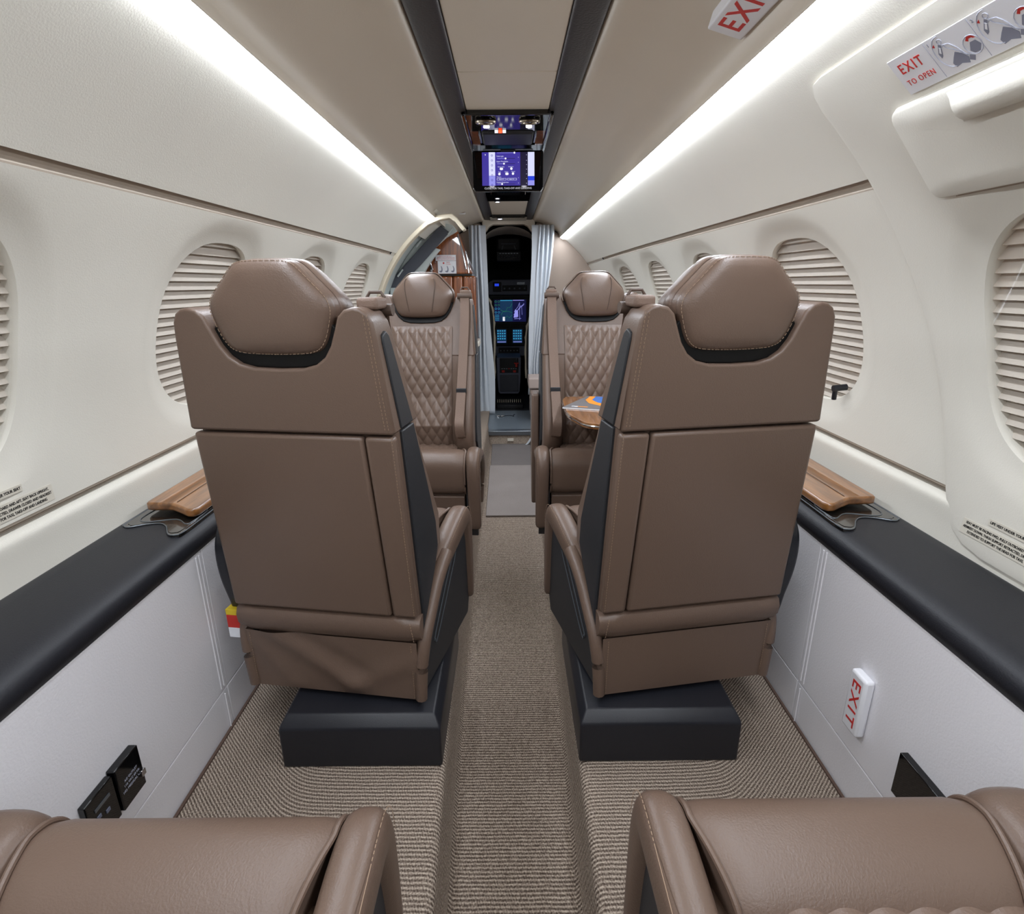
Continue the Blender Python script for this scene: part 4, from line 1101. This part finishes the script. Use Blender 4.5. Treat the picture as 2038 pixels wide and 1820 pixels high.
V = [tq(x, y, z) for z in (1.518, 1.53) for y, x in ((3.40, -.136), (3.40, .136), (3.835, .136), (3.835, -.136))]
Geo().add(V, [(0, 1, 2, 3), (4, 5, 6, 7), (0, 1, 5, 4), (1, 2, 6, 5), (2, 3, 7, 6), (3, 0, 4, 7)]).o('gloss_infill', 'gloss', CE)

MN = empty('flip_down_monitor', (0, 2.48, 1.508)); tag(MN, 'black flip-down monitor with a purple control screen in the centre of the ceiling', 'monitor')
MN.rotation_euler = (R(-8), 0, 0)
Wd, Ht = .142, .153
P = [(-Wd, -.004), (-Wd + .006, 0), (Wd - .006, 0), (Wd, -.004), (Wd - .001, -Ht + .012), (Wd - .010, -Ht), (-Wd + .010, -Ht), (-Wd + .001, -Ht + .012)]
prism(P, lambda x, z: (x, -.006, z), lambda x, z: (x, .008, z)).o('monitor_shell', 'gloss', MN, bevel=.002)
Geo().box(-.03, .03, -.012, .014, -.006, .004).o('hinge', 'cockblack', MN, bevel=.003)
g = Geo(); g.tube([(-.10, -.004, .003), (.10, -.004, .003)], .004, 8); g.o('hinge_rod', 'metal', MN)
sx0, sx1, sz0, sz1 = -.104, .106, -.132, -.007
S0 = Geo().box(sx0, sx1, -.0068, -.0062, sz0, sz1).o('screen', 's_purple', MN)
def sr(x0, x1, z0, z1, m, d=0):   # fractions of the screen, origin top left
    X0, X1 = sx0 + (sx1 - sx0) * x0, sx0 + (sx1 - sx0) * x1; Z1, Z0 = sz1 + (sz0 - sz1) * z0, sz1 + (sz0 - sz1) * z1
    return Geo().box(X0, X1, -.0073 - d, -.0069 - d, Z0, Z1).o('screen_graphic', m, S0)
sr(.13, .25, 0, .70, 's_pale'); sr(.13, .25, .70, 1, 's_lav'); sr(.73, .875, 0, 1, 's_dark'); sr(.875, 1.0, 0, .72, 's_pale'); sr(.875, 1, .72, .85, 's_blue'); sr(.875, 1, .85, 1, 's_lav')
for z, kx in ((.02, .62), (.19, .45), (.345, .42), (.955, .38)):
    sr(.29, .63, z - .006, z + .006, 's_dark', .0003); sr(.29, kx, z - .006, z + .006, 's_lav', .0005)
    X = sx0 + (sx1 - sx0) * kx; Z = sz1 + (sz0 - sz1) * z; Geo().disc((X, -.0078, Z), (0, -1, 0), .0035, .0004, 14).o('slider_knob', 's_white', S0)
for x, z, w_ in ((.36, .50, .045), (.56, .495, .028), (.33, .655, .028), (.465, .65, .045), (.59, .645, .028)):
    X = sx0 + (sx1 - sx0) * x; Z = sz1 + (sz0 - sz1) * z
    Geo().disc((X, -.0078, Z), (0, -1, 0), .0048, .0004, 14).o('toggle_knob', 's_white', S0)
    if w_ > .03: Geo().disc((X + .004, -.0076, Z), (0, -1, 0), .0046, .0004, 14).o('toggle_knob', 's_white', S0)
for x0, x1 in ((.28, .46), (.48, .66)):
    for a in ((x0, x1, .78, .787), (x0, x1, .835, .842), (x0, x0 + .006, .78, .842), (x1 - .006, x1, .78, .842)): sr(*a, 's_pale', .0003)
mfr = lambda x, z, d=.0082: ((x, -d, z), (1, 0, 0), (0, 0, 1), (0, -1, 0))
def st_(body, x, z, size, fit=None): text_mesh('screen_text', body, size, mfr(sx0 + (sx1 - sx0) * x, sz1 + (sz0 - sz1) * z), 's_pale', S0, align='LEFT', depth=.0001, fit=fit)
st_('Table Light', .275, .125, .0065); st_('Upper Floodlights', .275, .28, .0065); st_('Entry Aisle', .30, .44, .006); st_('Lavatory', .50, .435, .006)
st_('Fwd', .31, .595, .006); st_('Galley', .43, .59, .006); st_('Mood', .56, .585, .006); st_('Presets', .28, .745, .006); st_('Display Brightness', .275, .905, .0065)
st_('Bright All', .32, .81, .005); st_('Lights On', .515, .81, .005)
text_mesh('screen_text', 'x', .010, mfr(sx0 + .014, sz1 - .009), 's_white', S0)
for z in (.09, .255, .38, .52, .66, .80, .94): 
    text_mesh('screen_text', '+', .007, mfr(sx0 + (sx1 - sx0) * .85, sz1 + (sz0 - sz1) * z), 's_pale', S0)
for z in (.16, .31, .775, .93): text_mesh('screen_text', '+', .007, mfr(sx0 + (sx1 - sx0) * .695, sz1 + (sz0 - sz1) * z), 's_pale', S0)
for k, ch in enumerate('ABCDEFG'):
    Geo().ring((sx0 + (sx1 - sx0) * .19, -.0078, sz1 - .012 - .0185 * k), (0, 1, 0), .0032, .0007, 12, 4).o('menu_icon', 's_purple', S0)
text_mesh('warning_text', 'CLOSE FOR TAXI, TAKE-OFF AND LANDING', .0100, mfr(0, -.1425, .0065), 'signwhite', MN, bold=.00015, fit=.19)

# ceiling EXIT sign
def box_sign(nm, c, r_, u_, w_, h_, t_, m='signwhite', bev=.003):
    T = empty(nm); c, r_, u_ = Vector(c), Vector(r_).normalized(), Vector(u_).normalized(); n_ = r_.cross(u_)
    V = [c + r_ * (a * w_ / 2) + u_ * (b * h_ / 2) + n_ * d for d in (0, t_) for a, b in ((-1, -1), (1, -1), (1, 1), (-1, 1))]
    Geo().add(V, [(0, 1, 2, 3), (4, 5, 6, 7), (0, 1, 5, 4), (1, 2, 6, 5), (2, 3, 7, 6), (3, 0, 4, 7)]).o('sign_body', m, T, bevel=bev, seg=3)
    return T, (c + n_ * t_, r_, u_, n_)
u0 = Vector((-.0635, 0, .018)).normalized()
T, fr1 = box_sign('exit_sign', (.402, 1.082, 1.456), (0, -1, 0), u0, .205, .066, .030)
tag(T, 'white EXIT sign with red letters on the ceiling at the top right', 'sign')
text_mesh('exit_letters', 'EXIT', .058, fr1, 'signred', T, sp=1.1, bold=.0006, fit=.155)
p = Vector(taper((-.335, 4.05, 1.478)))
T, fr2 = box_sign('exit_sign', p, (1, 0, 0), (0, .94, .34), .060, .034, .006, bev=.001)
tag(T, 'tiny white EXIT sign on the ceiling above the entry door', 'sign'); text_mesh('exit_letters', 'EXIT', .018, fr2, 'signred', T)
# wall EXIT sign, low on the right
T, fr3 = box_sign('exit_sign', (.6715, .868, .228), (0, 0, -1), (0, -1, 0), .128, .046, .020, bev=.006)
tag(T, 'upright white EXIT sign with red letters low on the right white wall', 'sign')
text_mesh('exit_letters', 'EXIT', .034, fr3, 'signred', T, sp=1.25, bold=.0003, fit=.098)
# instruction placard above the hatch flap
p1 = Vector(surf(1, .858, 1.3135, -.0135)); p2 = Vector(surf(1, .858, 1.272, -.0135))
up_ = (p1 - p2).normalized(); cc = (p1 + p2) / 2 + Vector((-.0015, 0, 0)); L_w, H_w = .30, .060
cc.y = .938 - L_w / 2
T, fr4 = box_sign('instruction_placard', cc, (0, -1, 0), up_, L_w, H_w, .0018, bev=.0006)
tag(T, 'long white placard reading EXIT TO OPEN with escape drawings above the hatch flap', 'placard')
o_, r_, u_, n_ = fr4
def at4(x, y): return o_ + r_ * (x - L_w / 2) + u_ * (y - H_w / 2)
text_mesh('red_lettering', 'EXIT', .022, (at4(.034, .040), r_, u_, n_), 'signred', T, sp=1.25, bold=.0002, fit=.044)
text_mesh('red_lettering', 'TO OPEN', .0125, (at4(.036, .017), r_, u_, n_), 'signred', T, sp=1.2, fit=.052)
for k, (px, num) in enumerate(((.075, '1'), (.148, '2'), (.222, '3'))):
    text_mesh('figure_number', num, .007, (at4(px + .002, .052), r_, u_, n_), 'printgrey', T)
    def poly(pts, m, h=.0004, nm='figure_drawing'):
        return prism(pts, lambda a, b: tuple(at4(px + a, b)), lambda a, b: tuple(at4(px + a, b) + n_ * h)).o(nm, m, T)
    poly([(-.0035, .002), (-.003, .002), (-.003, .058), (-.0035, .058)], 'printline')
    def lin_(pts, w_=.0005, closed=False, m='printline', nm='figure_outline'):
        g = Geo(); g.tube([at4(px + a, b) + n_ * .0003 for a, b in pts], w_, 5, closed=closed); return g.o(nm, m, T)
    lin_([(.020 + .017 * math.cos(t * .3), .034 + .024 * math.sin(t * .3)) for t in range(5, 17)])
    poly([(.008, .035), (.016, .047), (.019, .044), (.012, .030), (.009, .028)], 'printgrey'); poly([(.0105, .036), (.015, .043), (.0165, .041), (.0125, .0335)], 'signwhite', .0006)
    lin_([(.020 + .0035 * math.cos(t), .050 + .0035 * math.sin(t)) for t in [i * .63 for i in range(10)]], closed=True)
    lin_([(.020, .046), (.024, .038), (.030, .033), (.037, .026), (.044, .016)]); lin_([(.022, .044), (.030, .042), (.036, .034), (.042, .020), (.046, .016)])
    lin_([(.021, .043), (.016, .040), (.014, .043)])
    poly([(.024, .022), (.030, .028), (.038, .022), (.043, .014), (.040, .006), (.030, .010), (.020, .008), (.018, .015)], 'printgrey')
    poly([(.042, .010), (.048, .006), (.052, .012), (.046, .016)], 'printgrey')
    lin_([(.058 + .0125 * math.cos(t), .026 + .0135 * math.sin(t)) for t in [i * .449 for i in range(14)]], closed=True)
    poly([(.050, .020), (.056, .030), (.064, .030), (.068, .022), (.062, .015), (.054, .015)], 'printgrey')
    poly([(.052, .034), (.056, .0385), (.062, .038), (.066, .033), (.063, .0335), (.062, .035), (.057, .035), (.055, .032)], 'tagred')
    poly([(.006, .047), (.010, .0495), (.009, .045)], 'tagred')

# printed labels on walls
def label(side, y, z, lines, size, off, fit, lab, step, align, hatch=False):
    T = empty('wall_label'); tag(T, lab, 'label')
    p_, r_, u_, n_ = frame(side, y, z, off)
    H_ = step * len(lines) + .004
    V = [p_ + r_ * a + u_ * b + n_ * d for d in (0, .0006) for a, b in ((-fit / 2 - .004, -H_ / 2), (fit / 2 + .004, -H_ / 2), (fit / 2 + .004, H_ / 2), (-fit / 2 - .004, H_ / 2))]
    Geo().add(V, [(0, 1, 2, 3), (4, 5, 6, 7), (0, 1, 5, 4), (1, 2, 6, 5), (2, 3, 7, 6), (3, 0, 4, 7)]).o('film', 'label', T)
    for k, (t, f) in enumerate(lines):
        text_mesh('printed_line', t, size, (p_ + u_ * (step * ((len(lines) - 1) / 2 - k)) + n_ * .0007, r_, u_, n_), 'print', T, fit=fit * f, bold=.00012)
L3 = [('SEAT MUST BE FACING FWD, FULLY OUTBOARD AND AFT, SEAT BACK UPRIGHT,', .96), ('ARMREST DOWN, THIGH SUPPORT RETRACTED, DRAWER CLOSED AND HEADREST', 1.0), ('EXTENDED TO SUPPORT THE HEAD FOR TAXI, TAKE-OFF AND LANDING', .88)]
label(-1, .865, .632, L3, .0072, -.0045, .225, 'small three-line printed seat notice near the left edge of the wall', .0088, 'R')
label(-1, .875, .663, [('LIFE VEST UNDER YOUR SEAT', 1)], .0072, -.0045, .085, 'tiny one-line life vest label on the left wall', .0088, 'R')
label(1, .850, .557, L3, .0066, -.0128, .210, 'small three-line printed seat notice near the right edge of the wall', .0082, 'L')
label(1, .862, .585, [('LIFE VEST UNDER YOUR SEAT', 1)], .0066, -.0128, .085, 'tiny one-line life vest label on the right hatch', .0082, 'L')

# power outlets on the lower walls
OL = empty('power_outlet', (-.672, .71, .2)); tag(OL, 'black power outlet with its lid flipped open on the left white wall', 'outlet')
Geo().box(0, .012, -.060, .002, -.050, .034).o('outlet_plate', 'gloss', OL, bevel=.002)
Geo().box(0, .016, .004, .062, -.046, .038).o('open_lid', 'gloss', OL, bevel=.002)
for (y, z) in ((-.04, -.005), (-.022, -.012), (-.032, -.026), (-.045, -.030)): Geo().box(.012, .0135, y - .004, y + .004, z - .003, z + .003).o('socket_slot', 'cockpit', OL)
Geo().box(.012, .0135, -.045, -.012, .008, .013).o('usb_port', 'metal', OL); Geo().box(.016, .022, .050, .060, -.022, -.010).o('lid_catch', 'chrome', OL, bevel=.001)
for k, t in enumerate(('AC OUTLET', '110 VAC 60 Hz', 'NO MEDICAL USE')):
    text_mesh('outlet_text', t, .006, ((.0165, .033, .004 - .009 * k), (0, 1, 0), (0, 0, 1), (1, 0, 0)), 'printline', OL)
OR = empty('power_outlet', (.672, .70, .2)); tag(OR, 'closed black outlet cover on the right white wall', 'outlet')
Geo().box(-.014, 0, -.055, .045, -.050, .034).o('outlet_cover', 'gloss', OR, bevel=.0015)

# folding table with magazine, right side
TB = empty('folding_table', (0, 0, .607)); tag(TB, 'glossy walnut folding table between the two right seats', 'table')
TP = spline([(.205, 1.66, 0), (.225, 1.61, 0), (.27, 1.585, 0), (.33, 1.58, 0), (.60, 1.58, 0), (.665, 1.60, 0), (.668, 1.72, 0), (.668, 1.9, 0), (.66, 1.99, 0), (.60, 2.0, 0), (.24, 2.0, 0), (.200, 1.985, 0), (.187, 1.95, 0), (.184, 1.90, 0), (.183, 1.75, 0)], 5, True)
prism([(p.x, p.y - .02) for p in TP], lambda x, y: (x, y, -.018), lambda x, y: (x, y, 0)).o('table_top', 'wood', TB, bevel=.005, seg=3)
g = Geo(); g.tube([(p.x, p.y - .02, -.009) for p in TP], .003, 6, closed=True); g.o('table_edge', 'chrome', TB)
Geo().box(.62, .655, 1.70, 1.90, -.15, -.02).o('table_bracket', 'cockblack', TB, bevel=.004)
MG = empty('magazine', (.297, 1.80, .6075), R(0)); tag(MG, 'glossy magazine with blue sky, orange band and grey corner on the table', 'magazine')
def mg(pts, m, nm, h=.0005, z=0): return prism(pts, lambda x, y: (x, y, z), lambda x, y: (x, y, z + h)).o(nm, m, MG)
C = [(-.125, -.02), (.16, -.115), (.235, .07), (-.02, .16)]
mg(C, 'paperwhite', 'pages', .004)
mg(C, 'greyprint', 'cover', .0006, .0042)
mg([(-.01, .155), (-.035, .09), (-.030, .035), (.02, -.03), (.10, -.095), (.16, -.115), (.235, .07)], 'orange', 'orange_band', .0003, .0049)
mg([(.01, .148), (-.012, .09), (.0, .045), (.05, -.015), (.12, -.075), (.168, -.095), (.235, .07)], 'blue', 'sky_picture', .0003, .0053)
mg([(.03, .06), (.06, .085), (.10, .075), (.14, .095), (.19, .07), (.20, .02), (.15, -.03), (.11, -.06), (.09, -.02), (.05, .01)], 'paperwhite', 'cloud_picture', .0003, .0057)
mg([(-.085, -.015), (-.045, -.028), (-.040, -.020), (-.080, -.008)], 'orange', 'cover_title', .0003, .0049)
mg([(-.095, -.012), (-.075, -.019), (-.072, -.012), (-.092, -.006)], 'paperwhite', 'cover_title', .0003, .0050)

# ------------------------------------------------------------------ fill spots added under the dark strips, then the console reading lamps
def spot(x, y, e, size=115, tx=0, ty=0, r=.03, col=(1, .95, .88)):
    l = D.lights.new('reading_and_fill_light', 'SPOT'); l.energy = e; l.spot_size = R(size); l.spot_blend = .9; l.shadow_soft_size = r; l.color = col
    o = D.objects.new('reading_and_fill_light', l); COL.objects.link(o); o.location = (x, y, 1.49)
    d = Vector((x + tx, y + ty, 0)) - Vector((x, y, 1.49)); o.rotation_euler = d.to_track_quat('-Z', 'Y').to_euler()
for s in (-1, 1):
    for y, e in ((-.35, 7), (.45, 7), (1.45, 6), (2.2, 5), (3.2, 4)):
        spot(s * .17, y, e * SPOT_K, 130, s * .35, 0)  # added fill with no fixture, brightens seats, floor and lower walls
spot(-.073, 2.15, 1.5 * SPOT_K, 60, .05, -.5, .01); spot(.073, 2.15, 1.5 * SPOT_K, 60, -.05, -.5, .01)
